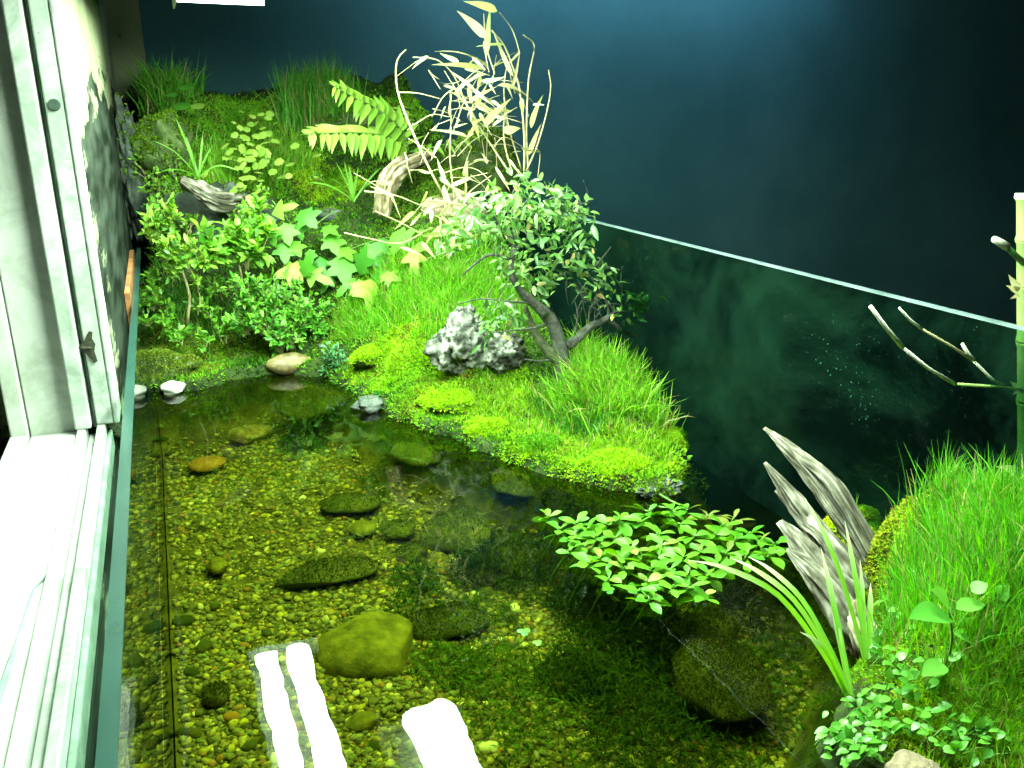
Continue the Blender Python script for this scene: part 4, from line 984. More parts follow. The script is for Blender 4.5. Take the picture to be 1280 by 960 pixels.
weed('dark bushy weed under water in front of the leafy water plants', [(760,830,.045,BED),(800,880,.045,BED),(720,860,.03,BED),(850,830,.03,BED),(800,800,.045,BED),(840,740,.06,BED),(780,740,.05,BED),(900,720,.06,BED),(940,760,.05,BED),(820,930,.05,BED)], 17000, (0.02, 0.05), ca=(0.006, 0.028, 0.004), cb=(0.035, 0.075, 0.01))
weed('thin green weed spread over the near pond bed', [(640,880,.05,BED),(700,930,.05,BED),(620,840,.04,BED),(860,930,.05,BED),(960,900,.05,BED),(980,840,.04,BED),(560,840,.03,BED),(1000,800,.05,BED)], 7000, (0.008, 0.02), ca=(0.03, 0.08, 0.01), cb=(0.08, 0.16, 0.02))
weed('small dark weed clump in the open gravel', [(375,560,.03,BED),(400,555,.025,BED)], 1800, (0.012, 0.03))
weed('dark weed behind the round olive stone', [(480,610,.03,BED),(520,590,.03,BED),(600,640,.03,BED),(560,620,.03,BED)], 2600, (0.01, 0.03))
weed('weed hanging in the shaded water under the shrub bank', [(330,490,.05,BED),(390,500,.05,BED),(430,520,.05,BED),(280,505,.03,BED),(480,545,.04,BED),(440,540,.04,BED),(350,515,.04,BED)], 7500, (0.015, 0.045))
weed('dark weed along the foot of the island shore', [(560,590,.04,BED),(620,620,.04,BED),(680,645,.04,BED),(740,655,.04,BED),(800,660,.05,BED),(870,660,.05,BED),(940,690,.04,BED),(520,575,.035,BED)], 9000, (0.02, 0.05))
weed('dark weed around the dark flat stone', [(530,760,.03,BED),(600,770,.03,BED),(520,730,.025,BED)], 1800, (0.01, 0.028))

# ------------------------------------------------------------------ leaf meshes shared by alike leaves
LM = {
    'ovate': leaf_mesh('leaf', W=0.5, fold=0.15, curl=-0.22), 'ovate2': leaf_mesh('leaf', W=0.42, fold=0.22, curl=-0.4),
    'obov': leaf_mesh('leaf', W=0.46, fold=0.1, curl=-0.18, shape='obovate', n=8), 'obov2': leaf_mesh('leaf', W=0.52, fold=0.16, curl=-0.32, shape='obovate', n=8),
    'lance': leaf_mesh('leaf', W=0.16, fold=0.3, curl=-0.15, shape='lance', n=9), 'lance2': leaf_mesh('leaf', W=0.2, fold=0.15, curl=-0.5, shape='lance', n=9),
    'leaflet': leaf_mesh('leaflet', W=0.34, fold=0.12, curl=-0.2, shape='lance', n=6), 'round': leaf_mesh('leaf', W=1.0, fold=-0.06, curl=-0.1, shape='round', n=9, across=5),
    'penny': lobed_mesh('leaf', [(-140, .46), (-92, .5), (-46, .5), (0, .52), (46, .5), (92, .5), (140, .46)], 0.86, -0.35),
    'ivy': lobed_mesh('leaf', [(-115, .38), (-62, .52), (0, .64), (62, .52), (115, .38)]), 'ivy3': lobed_mesh('leaf', [(-75, .42), (0, .66), (75, .42)], 0.5, -0.5),
}
VIEW = lambda P: unit(CAM - np.asarray(P))
def im(dx, dy, dz=0.0):            # a direction given as seen in the picture: right, down, towards the viewer
    return RT * dx - UP * dy - FW * dz
def stem(name, pts, r0, r1, mat, parent, n=6, seg=10):
    path = bez(pts, seg); k = len(path); b = MB()
    b.tube(path, np.linspace(r0, r1, k), n); return b.build(name, mat, parent, smooth=True)

# ------------------------------------------------------------------ fern
base = ay(512, 190, 1.28)
fern = thing('fern', 'bright fern with arching fronds on the upper slope', 'fern', G(512, 215))
FR = [([(512,190,1.27),(500,160,1.26),(470,135,1.25),(440,120,1.24),(411,104,1.23)], 15, 30, 0), ([(512,190,1.27),(490,172,1.25),(455,166,1.23),(415,166,1.21),(377,168,1.2)], 17, 33, 0),
      ([(512,190,1.27),(540,184,1.26),(585,172,1.26),(610,150,1.27),(634,121,1.28)], 14, 15, 1), ([(512,190,1.27),(505,165,1.28),(500,145,1.29),(505,128,1.3)], 8, 20, 1)]
for pts, nl, lmax, sm in FR:
    W3 = [ay(*q) for q in pts]; path = bez(W3, 28); k = len(path)
    b = MB(); b.tube(path, np.linspace(0.0011, 0.0003, k), 5); fr = b.build('frond', 'stem_green', fern, smooth=True)
    for i in range(nl):
        t = (i + 1.5) / (nl + 1.2); j = min(k - 2, int(t * (k - 1))); p = path[j]; tg = unit(path[j + 1] - path[j]); u = pxm(p)
        prof = math.sin(math.pi * (0.12 + 0.86 * t)) ** 0.7 if not sm else math.sin(math.pi * (0.2 + 0.78 * t))
        upv = unit(VIEW(p) * 0.7 + np.array([0, 0, 0.7]))
        side = unit(np.cross(tg, upv))
        for sg in (-1, 1):
            d = unit(side * sg * 0.85 + tg * 0.45 + np.array([0, 0, -0.25]) + 0.08 * RNG.standard_normal(3))
            place(LM['leaflet'], 'leaflet', 'leaf_fern', fr, p, d, upv + 0.15 * RNG.standard_normal(3), lmax * u * (0.25 + 0.85 * prof) * random.uniform(.9, 1.1))

# ------------------------------------------------------------------ blade plants
def blades(name, label, cat, basepx, Y, tips, wid, mat, sag=0.0, base_mat=None, zbase=None, group=None):
    b0 = ay(basepx[0], basepx[1], Y)
    t = thing(name, label, cat, b0, group)
    for (x, y, dy, arc) in tips:
        e = ay(x, y, Y + dy); L = np.linalg.norm(e - b0)
        s0 = b0 + np.array([random.uniform(-.002, .002), random.uniform(-.002, .002), 0])
        mid = s0 + (e - s0) * 0.5 + np.array([0, 0, arc * L]); q = s0 + (e - s0) * 0.22 + np.array([0, 0, arc * L * 0.62]); r_ = s0 + (e - s0) * 0.8 + np.array([0, 0, arc * L * 0.55])
        path = bez([s0, q, mid, r_, e], 16); k = len(path)
        prof = np.minimum(1, np.linspace(1.0, 0, k) * 3.0) * np.linspace(0.75, 1.0, k); prof[-1] = 0.06
        up = unit(np.array([0, 0, 1.0]) + VIEW(mid) * 0.8 + 0.2 * RNG.standard_normal(3))
        mbb = MB(); ribbon(mbb, path, prof * wid * random.uniform(.85, 1.1), up, 0.22)
        mbb.build('blade', mat, t, smooth=True)
    return t
blades('iris_plant', 'slim green blade plant arching above the bleached driftwood', 'plant', (247, 222), 1.31, [(190,176,-.03,.12),(219,146,.0,.05),(266,182,.01,.05),(197,216,-.03,.12),(232,170,.01,.03),(254,165,.02,.0),(240,185,-.02,.0),(300,215,-.02,.2)], 0.0019, 'leaf_iris')
blades('grass_tuft', 'small spiky tuft with a brown base on the ledge by the arched driftwood', 'plant', (442, 252), 1.24, [(418,200,.0,.05),(430,200,.0,.0),(436,205,.0,.0),(448,208,-.01,.0),(478,208,.0,.06),(470,225,.0,.1),(412,222,-.02,.1),(385,228,-.02,.1)], 0.0019, 'leaf_iris')
blades('strap_plant', 'long arching strap leaves with whitened tips reaching over the pond', 'plant', (1063, 874), .305, [(860,700,.02,.16),(912,697,.06,.18),(936,696,.07,.18),(1026,684,.05,.02),(1040,760,.03,.02),(1000,790,-.01,.1)], 0.0019, 'leaf_strap')
blades('strap_plant', 'upright strap leaves standing against the driftwood stump', 'plant', (1083, 822), .325, [(1006,622,.05,.10),(1056,651,.04,.04),(1075,700,.03,.0),(1088,728,.02,.0),(1070,740,.03,.0)], 0.0018, 'leaf_strap')

# ------------------------------------------------------------------ round-leaved creeper, ivy, small clovers
pw = thing('pennywort', 'lime round leaved creeper beside the fern', 'plant', G(320, 225))
for (cx, cyy) in [(720,490),(790,460),(830,450),(870,480),(930,470),(980,480),(740,545),(860,560),(910,575),(800,595),(830,610),(870,660),(800,685),(850,760),(930,530),(1070,490),(1180,535),(960,620),(1010,640),(1050,580),(990,570),(900,330),(940,350),(860,340),(850,380),(910,400),(990,305),(830,405),(880,375),(760,500),(840,520),(900,500),(780,560),(820,650),(890,620),(1040,640),(940,430),(810,700),(880,720)] + [(random.gauss(860, 80), random.gauss(540, 110)) for _ in range(34)]:
    px, py = 100 + cx / 4, 60 + cyy / 4
    Y = 1.30 + 0.12 * (235 - py) / 100 + random.uniform(-.01, .01); p = ay(px, py, Y); u = pxm(p)
    d = im(random.uniform(-1, 1), random.uniform(-.2, 1), 0.3); s = random.uniform(11, 17) * u * (0.75 if py < 165 else 1)
    lf = place(LM['penny'], 'leaf', 'leaf_lime', pw, p - unit(d) * s * 0.5, d, unit(VIEW(p) * 0.5 + np.array([0, 0, 1]) + 0.35 * RNG.standard_normal(3)), s)
    root = p + np.array([0, 0.025, -0.025])
    b = MB(); b.tube([root, p + np.array([0, 0.004, -0.004]), p], [0.0007, 0.0005, 0.0004], 4); b.build('leaf_stalk', 'stem_green', pw)
iv = thing('ivy', 'trailing ivy with lobed leaves hanging down the rock ledge', 'ivy', ay(430, 290, 1.26))
IV = [(600,195,95,.4,1,'leaf_ivy'),(665,190,95,.3,1,'leaf_ivy'),(640,100,110,.9,-.3,'leaf_ivy_pale'),(745,130,110,.5,.5,'leaf_ivy'),(715,180,80,.3,.9,'leaf_ivy'),(580,150,90,-.8,.4,'leaf_ivy'),(835,180,80,.6,.3,'leaf_ivy'),(850,230,95,.4,.9,'leaf_ivy'),(760,285,65,.2,1,'leaf_ivy'),
      (890,330,130,.3,.9,'leaf_ivy'),(965,315,120,.2,-1,'leaf_ivy'),(910,400,100,-.6,.6,'leaf_ivy'),(1005,430,130,.1,1,'leaf_ivy_pale'),(955,410,80,-.7,.6,'leaf_ivy_pale'),(1075,370,90,.9,.2,'leaf_ivy_pale'),(1030,375,80,.6,-.4,'leaf_ivy'),(690,350,120,-1,.2,'leaf_ivy_pale'),(780,365,120,.9,.3,'leaf_ivy_pale'),(740,335,90,.3,-1,'leaf_ivy'),
      (1120,220,125,.5,.4,'leaf_ivy'),(1175,300,120,.1,1,'leaf_ivy_pale'),(1180,265,80,.8,-.2,'leaf_ivy_pale'),(660,265,90,.1,1,'leaf_ivy'),(805,320,90,.2,.8,'leaf_ivy'),(830,390,80,-.5,.9,'leaf_ivy'),(900,270,90,.4,.4,'leaf_ivy'),(1000,270,100,.4,.8,'leaf_ivy'),(1050,250,90,-.4,.8,'leaf_ivy'),(700,250,80,.5,.7,'leaf_ivy'),(1040,310,70,.5,.9,'leaf_ivy')]
for (cx, cyy, sz, dx, dy, mt) in IV:
    px, py = 150 + cx / 3.2, 230 + cyy / 3.2; Y = min(1.235 - 0.05 * (py - 250) / 100, G(px, py)[1] - .02) + random.uniform(-.012, .006)
    p = ay(px, py, Y); u = pxm(p); d = im(dx, dy, 0.35); s = sz / 3.2 * u * 1.15
    n = unit(VIEW(p) * 0.8 + np.array([0, 0, 0.8]) + 0.3 * RNG.standard_normal(3))
    place(LM['ivy' if random.random() < .6 else 'ivy3'], 'leaf', mt, iv, p - unit(d) * s * 0.45, d, n, s, s * random.uniform(.9, 1.15))
for pts in ([(560,262,1.27),(520,290,1.25),(470,300,1.24),(420,320,1.22),(380,345,1.2)], [(420,262,1.27),(380,290,1.25),(350,300,1.23)], [(470,370,1.18),(490,360,1.17),(505,345,1.18),(490,330,1.2)], [(400,340,1.2),(430,350,1.19),(462,365,1.18)], [(340,250,1.26),(360,275,1.25),(385,300,1.24)]):
    stem('vine', [ay(q[0], q[1], min(q[2], G(q[0], q[1])[1] - .012)) for q in pts], 0.0009, 0.0006, 'stem_green', iv, 5, 16)
rl = thing('round_leaf_plant', 'little plant with round leaves among the hill top grass', 'plant', G(236, 150))
for (px, py, w, mt) in [(227,132,22,'leaf_ivy'),(247,132,17,'leaf_lime'),(232,108,20,'leaf_ivy'),(215,118,14,'leaf_ivy')]:
    p = ay(px, py, 1.44); s = w * pxm(p)
    place(LM['round'], 'leaf', mt, rl, p - RT * s / 2, RT + 0.1 * UP, np.array([0, -.5, 1.0]), s)
    b = MB(); b.tube([p + np.array([0, .02, -.04]), p], 0.0005, 4); b.build('leaf_stalk', 'stem_green', rl)
for px, py, lab in [(655,789,'tiny three leaved clover floating in the open water'), (761,737,'tiny clover floating at the edge of the leafy water plants'), (672,803,'smallest floating clover leaf below the open water clover')]:
    p = az(px, py, WATER + 0.0015); u = pxm(p)
    t = thing('floating_clover', lab, 'clover', p)
    for a in (0.3, 2.4, 4.5):
        place(LM['round'], 'leaf', 'leaf_ivy', t, p, (math.cos(a), math.sin(a), 0.05), (0, 0, 1), 9 * u * (0.7 if px == 672 else 1))

# ------------------------------------------------------------------ leafy water plants standing out of the pond
RO = [(686,640),(721,647),(716,664),(713,681),(775,642),(800,647),(840,632),(859,631),(885,640),(918,642),(769,667),(823,661),(826,676),(868,664),(938,661),(910,684),(935,687),(972,673),(963,687),(750,692),(736,698),(781,704),(809,721),(803,690),(837,707),(854,690),(761,718),(812,743),(842,727),(887,712),(879,738),(895,700),(745,665),(895,662),(790,680),(700,655),(735,655),(810,635),(760,650),(850,650),(905,650),(845,672),(875,682),(920,668),(950,672),(775,690),(815,704),(860,712),(800,732),(860,728),(825,690),(730,675)]
for i, (px, py) in enumerate(RO):
    zz = WATER + random.uniform(0.002, 0.008); p = az(px, py + 4, zz); u = pxm(p); g = p + np.array([random.uniform(-.01, .01), .045, 0]); g[0] = min(g[0], XR - .01); g[2] = gz([g[:2]])[0]
    lab = 'bright green rosette in the patch of leafy water plants'
    red = px in (918, 885)
    if px == 686: lab = 'outermost small rosette of the water plants, nearest the open pond'
    elif px == 918: lab = 'olive bronze narrow leaved rosette at the back of the water plants'
    elif px == 812: lab = 'rosette at the front edge of the water plants, leaves dipping into water'
    grp = 'leafy water plants'
    t = thing('water_plant', lab, 'water plant', g, grp)
    b = MB(); b.tube([g, (g + p) / 2 + np.array([random.uniform(-.004, .004), random.uniform(-.004, .004), 0]), p], [0.001, 0.0009, 0.0008], 6); b.build('stem', 'stem_green', t, smooth=True)
    nl = random.randint(6, 7); a0 = random.uniform(0, 6.28)
    for k in range(nl):
        a = a0 + k * 2.4; el = 0.08 + 0.62 * (k / nl)
        d = np.array([math.cos(a) * math.cos(el), math.sin(a) * math.cos(el), math.sin(el)]); s = random.uniform(24, 34) * u * (1.08 - 0.45 * k / nl) * (0.85 if px == 686 else 1)
        place(LM['obov' if random.random() < .5 else 'obov2'], 'leaf', ('leaf_bronze' if red or random.random() < .04 else ('leaf_lime' if random.random() < .025 else 'leaf_aqua')), t, p - np.array([0, 0, 0.006 * (1 - k / nl)]), d, np.array([0, 0, 1.0]) + 0.32 * RNG.standard_normal(3), s * random.uniform(.75, 1.1), s * (0.6 if px == 918 else random.uniform(.75, .98)))

# ------------------------------------------------------------------ shrubs with leaves too small to pick apart
sv, sf, _ = leaf_arrays(W=0.45, n=4, fold=0.15, curl=-0.2, shape='ovate', across=3)
def foliage(parent, blobs, n, size, ca, cb, up=0.4, face=0.5, twigs=60, twig_from=None, rtw=0.0005):
    ws = np.array([b[3] ** 2 for b in blobs]); ws = ws / ws.sum(); ps = []; ds = []
    tw = MB()
    for (px, py, Y, r), w in zip(blobs, ws):
        c = ay(px, py, Y); u = pxm(c); k = int(n * w) + 1
        nt = max(3, int(twigs * w))
        start = c - np.array([0, -0.2, 1]) * r * u * 0.9 if twig_from is None else ay(*twig_from)
        for _ in range(nt):
            q = RNG.normal(0, 1, 3); q = q / np.linalg.norm(q) * r * u * RNG.uniform(.45, 1.05) * np.array([1, .8, 1]); tip = c + q
            s0 = start + RNG.normal(0, .1, 3) * r * u
            md = s0 * 0.45 + tip * 0.55 + RNG.normal(0, .06, 3) * r * u
            tw.tube([s0, md, tip], [rtw * 1.5, rtw, rtw * 0.5], 4)
            kk = max(2, k // nt); tt = RNG.uniform(.45, 1.05, kk)[:, None]
            P = np.where(tt < .55, s0 + (md - s0) * tt / .55, md + (tip - md) * (tt - .55) / .45)
            ps.append(P + RNG.normal(0, .0015, P.shape))
            dd = unit(tip - md) + RNG.normal(0, .75, P.shape); dd[:, 2] += up * 0.5; ds.append(dd)
    P = np.concatenate(ps); D = np.concatenate(ds); k = len(P)
    nr = VIEW(P[0])[None] * face + np.array([0, 0, 1.0]) + RNG.normal(0, .35, (k, 3))
    v, f, c = scatter(sv, sf, P, D, nr, RNG.uniform(size[0], size[1], k), mixcol(ca, cb, k, .25))
    o = fast_mesh('foliage', v, f, 'attr_leaf', c, parent=parent, smooth=True); o['kind'] = 'stuff'
    tw.build('twigs', 'stem_brown', parent)['kind'] = 'stuff'
    return o
s1_ = thing('shrub', 'slender shrub with two bare stems in the corner by the window pane', 'shrub', ay(234, 404, 1.19))
stem('stem', [ay(234, 404, 1.19), ay(237, 370, 1.19), ay(229, 342, 1.19), ay(226, 325, 1.19)], 0.0022, 0.0013, 'stem_brown', s1_)
stem('stem', [ay(247, 394, 1.2), ay(250, 372, 1.2), ay(240, 350, 1.2)], 0.0014, 0.0009, 'stem_brown', s1_)
stem('stem', [ay(229, 342, 1.19), ay(215, 310, 1.2), ay(205, 280, 1.21)], 0.0013, 0.0009, 'stem_brown', s1_)
foliage(s1_, [(208,268,1.21,26),(190,285,1.21,20),(222,310,1.19,24),(240,325,1.19,22),(215,335,1.19,16),(247,350,1.19,12),(205,300,1.21,22)], 700, (0.008, 0.015), (0.05, 0.22, 0.02), (0.34, 0.52, 0.06))
s2_ = thing('shrub', 'leafy shrub with lance leaves in the middle of the shrub bank', 'shrub', ay(305, 400, 1.2))
stem('stem', [ay(305, 400, 1.2), ay(303, 360, 1.2), ay(300, 335, 1.2), ay(290, 310, 1.2)], 0.002, 0.0012, 'stem_brown', s2_)
foliage(s2_, [(275,300,1.2,28),(300,285,1.2,28),(325,295,1.2,24),(265,320,1.19,18),(310,315,1.19,24),(340,280,1.21,16),(318,262,1.22,18)], 900, (0.010, 0.018), (0.04, 0.2, 0.015), (0.24, 0.48, 0.04))
s3_ = thing('shrub', 'dense fine leaved shrub overhanging the tan stone', 'shrub', ay(350, 440, 1.17))
stem('stem', [ay(350, 442, 1.17), ay(348, 410, 1.17), ay(345, 375, 1.17)], 0.0018, 0.001, 'stem_brown', s3_)
foliage(s3_, [(310,365,1.17,26),(340,360,1.17,28),(370,375,1.16,30),(395,390,1.16,22),(305,395,1.16,26),(335,400,1.16,28),(365,410,1.15,28),(350,425,1.15,20),(395,410,1.15,14)], 2000, (0.006, 0.012), (0.03, 0.18, 0.015), (0.18, 0.44, 0.04), twigs=190)
s4_ = thing('shrub', 'small dark glossy leaved clump between tan stone and lime moss', 'shrub', ay(425, 475, 1.09))
foliage(s4_, [(418,440,1.09,16),(425,455,1.08,20),(438,470,1.07,14),(410,460,1.09,12)], 420, (0.005, 0.009), (0.02, 0.10, 0.025), (0.08, 0.24, 0.08), twigs=40)
s5_ = thing('shrub', 'low leafy weeds pressed into the corner behind the slender shrub', 'shrub', ay(190, 405, 1.23))
foliage(s5_, [(185,345,1.24,20),(190,370,1.22,20),(205,385,1.21,18),(260,380,1.21,20),(275,350,1.22,22),(185,395,1.2,14),(280,415,1.18,16),(200,410,1.19,16),(225,420,1.18,14),(255,425,1.17,14)], 800, (0.006, 0.011), (0.05, 0.2, 0.012), (0.2, 0.42, 0.03))
s6_ = thing('shrub', 'trailing leaves over the dark rock hollow behind the shrubs', 'shrub', ay(250, 290, 1.3))
foliage(s6_, [(235,275,1.3,20),(300,265,1.3,22),(200,230,1.36,26),(180,200,1.4,22),(215,205,1.38,20),(330,245,1.3,18),(365,255,1.28,16),(190,255,1.33,18),(395,215,1.3,12)], 620, (0.006, 0.010), (0.05, 0.18, 0.012), (0.22, 0.40, 0.04))

# ------------------------------------------------------------------ dry bamboo
db = thing('dry_bamboo', 'dried straw coloured bamboo with curled leaves on the slope', 'bamboo', ay(575, 270, 1.08))
q3 = lambda cx, cyy, Y: ay(360 + cx / 3.556, cyy / 3.556, Y)
ST = [([(690,870),(600,690),(500,450),(480,330),(490,260),(525,220)], 1.08, .0016), ([(740,890),(720,700),(725,550),(720,400)], 1.08, .0010), ([(980,760),(900,640),(800,480),(740,340),(660,265),(555,255)], 1.06, .0012),
      ([(1050,780),(1050,600),(1030,400),(1000,300),(960,200),(905,135)], 1.04, .0015), ([(1070,780),(1060,600),(1070,350),(1095,205),(1045,155)], 1.05, .0014), ([(1060,760),(1110,640),(1150,500),(1168,390),(1158,310)], 1.04, .0012),
      ([(1040,760),(980,560),(960,400),(975,280)], 1.06, .0012), ([(1000,780),(960,620),(965,470)], 1.06, .0012), ([(1030,240),(1015,180),(990,120),(940,55)], 1.03, .0008), ([(920,330),(880,200),(870,60)], 1.03, .0009),
      ([(560,555),(640,510),(720,520)], 1.08, .0009), ([(490,410),(580,415),(680,440)], 1.08, .0009), ([(640,520),(700,420),(780,390),(830,440)], 1.07, .0008), ([(745,560),(790,440),(870,370)], 1.07, .0009),
      ([(880,390),(830,460),(800,520),(850,560),(960,560)], 1.06, .0008), ([(910,660),(960,610),(1040,650)], 1.05, .0007), ([(690,770),(780,745),(850,760),(920,830)], 1.07, .0009), ([(340,850),(480,870),(620,920),(720,900)], 1.1, .0011), ([(390,940),(520,1000),(620,1060)], 1.1, .0011),
      ([(1105,660),(1120,690),(1110,790)], 1.04, .0009), ([(560,550),(530,580)], 1.08, .0007), ([(250,1035),(360,1060),(500,1080),(640,1010)], 1.1, .001)]
for pts, Y, r in ST:
    P3 = [q3(a, b, Y + 0.012 * math.sin(a * .05 + i)) for i, (a, b) in enumerate(pts)]
    o = stem('stem', P3, r * 1.1, r * 0.55, 'straw', db, 6, 18)
for i in range(26):
    a, b = random.uniform(600, 1050), random.uniform(360, 800); L = random.uniform(60, 170); an = random.uniform(0, 6.28)
    Y = random.uniform(1.04, 1.1)
    stem('twig', [q3(a, b, Y), q3(a + L * .5 * math.cos(an), b + L * .5 * math.sin(an) - 12, Y + .006), q3(a + L * math.cos(an), b + L * math.sin(an), Y + random.uniform(-.02, .02))], .0006, .0003, 'straw', db, 4, 6)
LV = [((890,310),(735,125),1.03,'leaf_dry',.22),((880,170),(765,30),1.03,'leaf_dry',.24),((870,310),(650,265),1.04,'leaf_dry_green',.14),((930,380),(1155,385),1.03,'leaf_dry',.16),((960,590),(1035,545),1.03,'leaf_dry',.5),((1000,340),(905,135),1.04,'leaf_dry',.12),((1080,570),(1110,410),1.04,'leaf_dry_green',.16),((1070,690),(1115,550),1.04,'leaf_dry',.16),
      ((960,200),(835,195),1.03,'leaf_dry_green',.14),((870,560),(975,430),1.05,'leaf_dry_green',.2),((800,610),(640,560),1.05,'leaf_dry',.13),((800,460),(930,370),1.04,'leaf_dry',.16),((830,400),(720,310),1.05,'leaf_dry',.14),((990,400),(1040,230),1.04,'leaf_dry',.12),((880,330),(810,320),1.04,'leaf_dry',.3),
      ((890,230),(880,30),1.02,'leaf_dry_green',.13),((930,50),(790,-5),1.0,'leaf_dry_green',.32),((840,560),(800,460),1.06,'leaf_dry',.2),((720,520),(720,410),1.07,'leaf_dry',.16),((690,380),(770,400),1.06,'leaf_dry',.2),((920,740),(990,850),1.05,'leaf_dry',.14),((820,720),(890,680),1.06,'leaf_dry',.2),((795,800),(790,700),1.06,'leaf_dry_green',.22),((700,800),(660,720),1.07,'leaf_dry',.2),
      ((600,960),(660,900),1.09,'leaf_dry',.2),((560,940),(480,1010),1.09,'leaf_dry_green',.2),((690,1000),(600,1080),1.08,'leaf_dry_green',.25),((650,1050),(780,990),1.07,'leaf_dry',.2),((500,1100),(600,1130),1.08,'leaf_dry',.2),((860,430),(940,470),1.05,'leaf_dry',.2),((860,480),(960,560),1.05,'leaf_dry',.15)]
for (a, b, Y, mt, wr) in LV:
    p, e = q3(a[0], a[1], Y), q3(b[0], b[1], Y - random.uniform(-.01, .02)); d = e - p; s = np.linalg.norm(d)
    place(LM['lance' if random.random() < .6 else 'lance2'], 'leaf', mt, db, p, d, VIEW(p) + np.array([0, 0, .6]) + .3 * RNG.standard_normal(3), s, s * wr / .18)

for i in range(90):
    a, b = random.gauss(760, 130), random.gauss(900, 120); an = random.gauss(1.2, 1.0) if i % 2 else random.uniform(0, 6.28); Y = random.uniform(.95, 1.08)
    if i < 48: a, b = random.gauss(850, 120), random.gauss(470, 130)
    p = q3(a, b, Y); s = random.uniform(14, 30) * pxm(p); d = im(math.cos(an), math.sin(an), random.uniform(-.4, .4))
    place(LM['lance' if i % 3 else 'lance2'], 'leaf', 'leaf_dry' if random.random() < .6 else 'leaf_dry_green', db, p, d, VIEW(p) + .7 * RNG.standard_normal(3), s, s * random.uniform(.8, 1.6))
    if i % 2 == 0: stem('twig', [p, p + d * s * .6 + np.array([0, .004, .002]), p + d * s * 1.8], .0005, .0003, 'straw', db, 4, 5)
# ------------------------------------------------------------------ bonsai
YB = 0.83
q5 = lambda cx, cyy, dy=0.0: ay(430 + cx / 3.048, 200 + cyy / 3.048, YB + dy)
bt = thing('bonsai_tree', 'small twisted bonsai tree with grey green leaves on the island', 'tree', G(704, 484))
def limb(name, pts, r0, r1, parent, mat='bark', seg=16):
    path = bez([q5(*q) for q in pts], seg); k = len(path); b = MB(); b.tube(path, np.linspace(r0, r1, k), 9, 0.13); return b.build(name, mat, parent, smooth=True)
trunk = limb('trunk', [(835,890,0),(832,800,0),(822,730,0),(812,670,0),(780,600,0),(720,545,0),(680,510,0)], 0.0112, 0.0052, bt)
limb('trunk', [(830,860,0),(828,790,0),(780,730,.0),(740,680,.005),(710,620,.01),(690,560,.01)], 0.0085, 0.003, bt, 'bark_dark')
BR = [([(850,710,0),(890,680,0),(930,640,0),(1000,605,0),(1030,590,-.005)], .0058, .0032), ([(1010,608,0),(1050,640,0),(1100,668,0),(1145,662,.005)], .003, .0014), ([(690,520,0),(650,460,0),(635,410,0),(645,350,0),(640,280,.0)], .005, .002), ([(640,380,0),(560,360,-.01),(500,395,-.01),(450,440,-.01)], .002, .0008),
      ([(645,350,0),(700,300,.01),(760,240,.01),(830,170,.01)], .0025, .001), ([(640,320,0),(590,250,0),(540,180,0),(480,140,0)], .0024, .0009), ([(700,540,0),(760,470,.01),(820,440,.01),(960,402,0),(1060,422,0)], .0022, .0009), ([(960,402,0),(995,360,0),(1016,332,0)], .0011, .0005), ([(1060,500,0),(1055,450,0),(1060,405,0)], .001, .0005),
      ([(1010,600,0),(1000,540,.0),(960,480,.0),(930,430,0)], .0018, .0006), ([(880,660,0),(890,590,0),(880,540,0)], .0012, .0005), ([(840,760,0),(900,770,-.01),(950,740,-.01)], .0016, .0006), ([(860,770,0),(890,820,-.01),(930,830,-.01)], .0022, .0012), ([(800,760,0),(740,765,-.01),(690,760,-.01)], .0014, .0006), ([(1040,590,0),(1080,560,0),(1130,540,0)], .0014, .0006),
      ([(930,640,0),(940,560,0),(990,520,0)], .0012, .0005), ([(780,620,0),(720,640,-.01),(640,650,-.015),(560,660,-.015)], .0014, .0006), ([(720,545,0),(640,540,-.01),(520,530,-.01),(430,550,-.01)], .0014, .0005), ([(830,170,.01),(880,200,.01),(900,260,.01)], .001, .0005), ([(640,280,0),(680,180,0),(740,110,0)], .0016, .0006), ([(1020,590,0),(1050,560,0),(1060,500,0)], .0012, .0006), ([(960,600,0),(975,570,-.01),(960,540,-.01)], .0012, .0006)]
for pts, a, b in BR: limb('branch', pts, a, b, bt)
def leaves(n, spots, L=(12, 22), mt='leaf_bonsai', dz=.02):
    for _ in range(n):
        cx, cyy, rx, ry = random.choices(spots, weights=[s[2] * s[3] for s in spots])[0]
        a = random.uniform(0, 6.28); r = math.sqrt(random.random())
        p = q5(cx + rx * r * math.cos(a), cyy + ry * r * math.sin(a), random.uniform(-dz, dz) * 1.4); u = pxm(p)
        an = random.gauss(0.6, 1.2); d = im(math.cos(an), math.sin(an) * .7, random.uniform(-.5, .6))
        s = random.uniform(*L) * u
        place(LM['ovate' if random.random() < .5 else 'ovate2'], 'leaf', mt, bt, p, d, np.array([0, 0, 1.0]) + VIEW(p) * .35 + .75 * RNG.standard_normal(3), s, s * random.uniform(.6, .95))
leaves(170, [(420,300,90,60),(700,140,150,70),(830,160,110,60),(600,200,130,70),(500,170,110,60),(760,240,120,60),(850,260,110,50),(640,280,120,50),(460,240,80,50),(880,120,50,30),(680,80,60,30)])
leaves(44, [(640,400,50,60),(700,440,80,50),(760,400,90,70),(850,380,80,60),(770,530,60,60)], (13, 22))
leaves(48, [(1090,550,60,40),(960,430,60,60),(900,330,60,50),(1150,540,60,40),(1100,620,50,30),(1010,480,50,30)], (10, 20))
leaves(30, [(560,530,80,25),(600,620,60,50),(540,690,60,25),(660,600,50,50)], (12, 20))
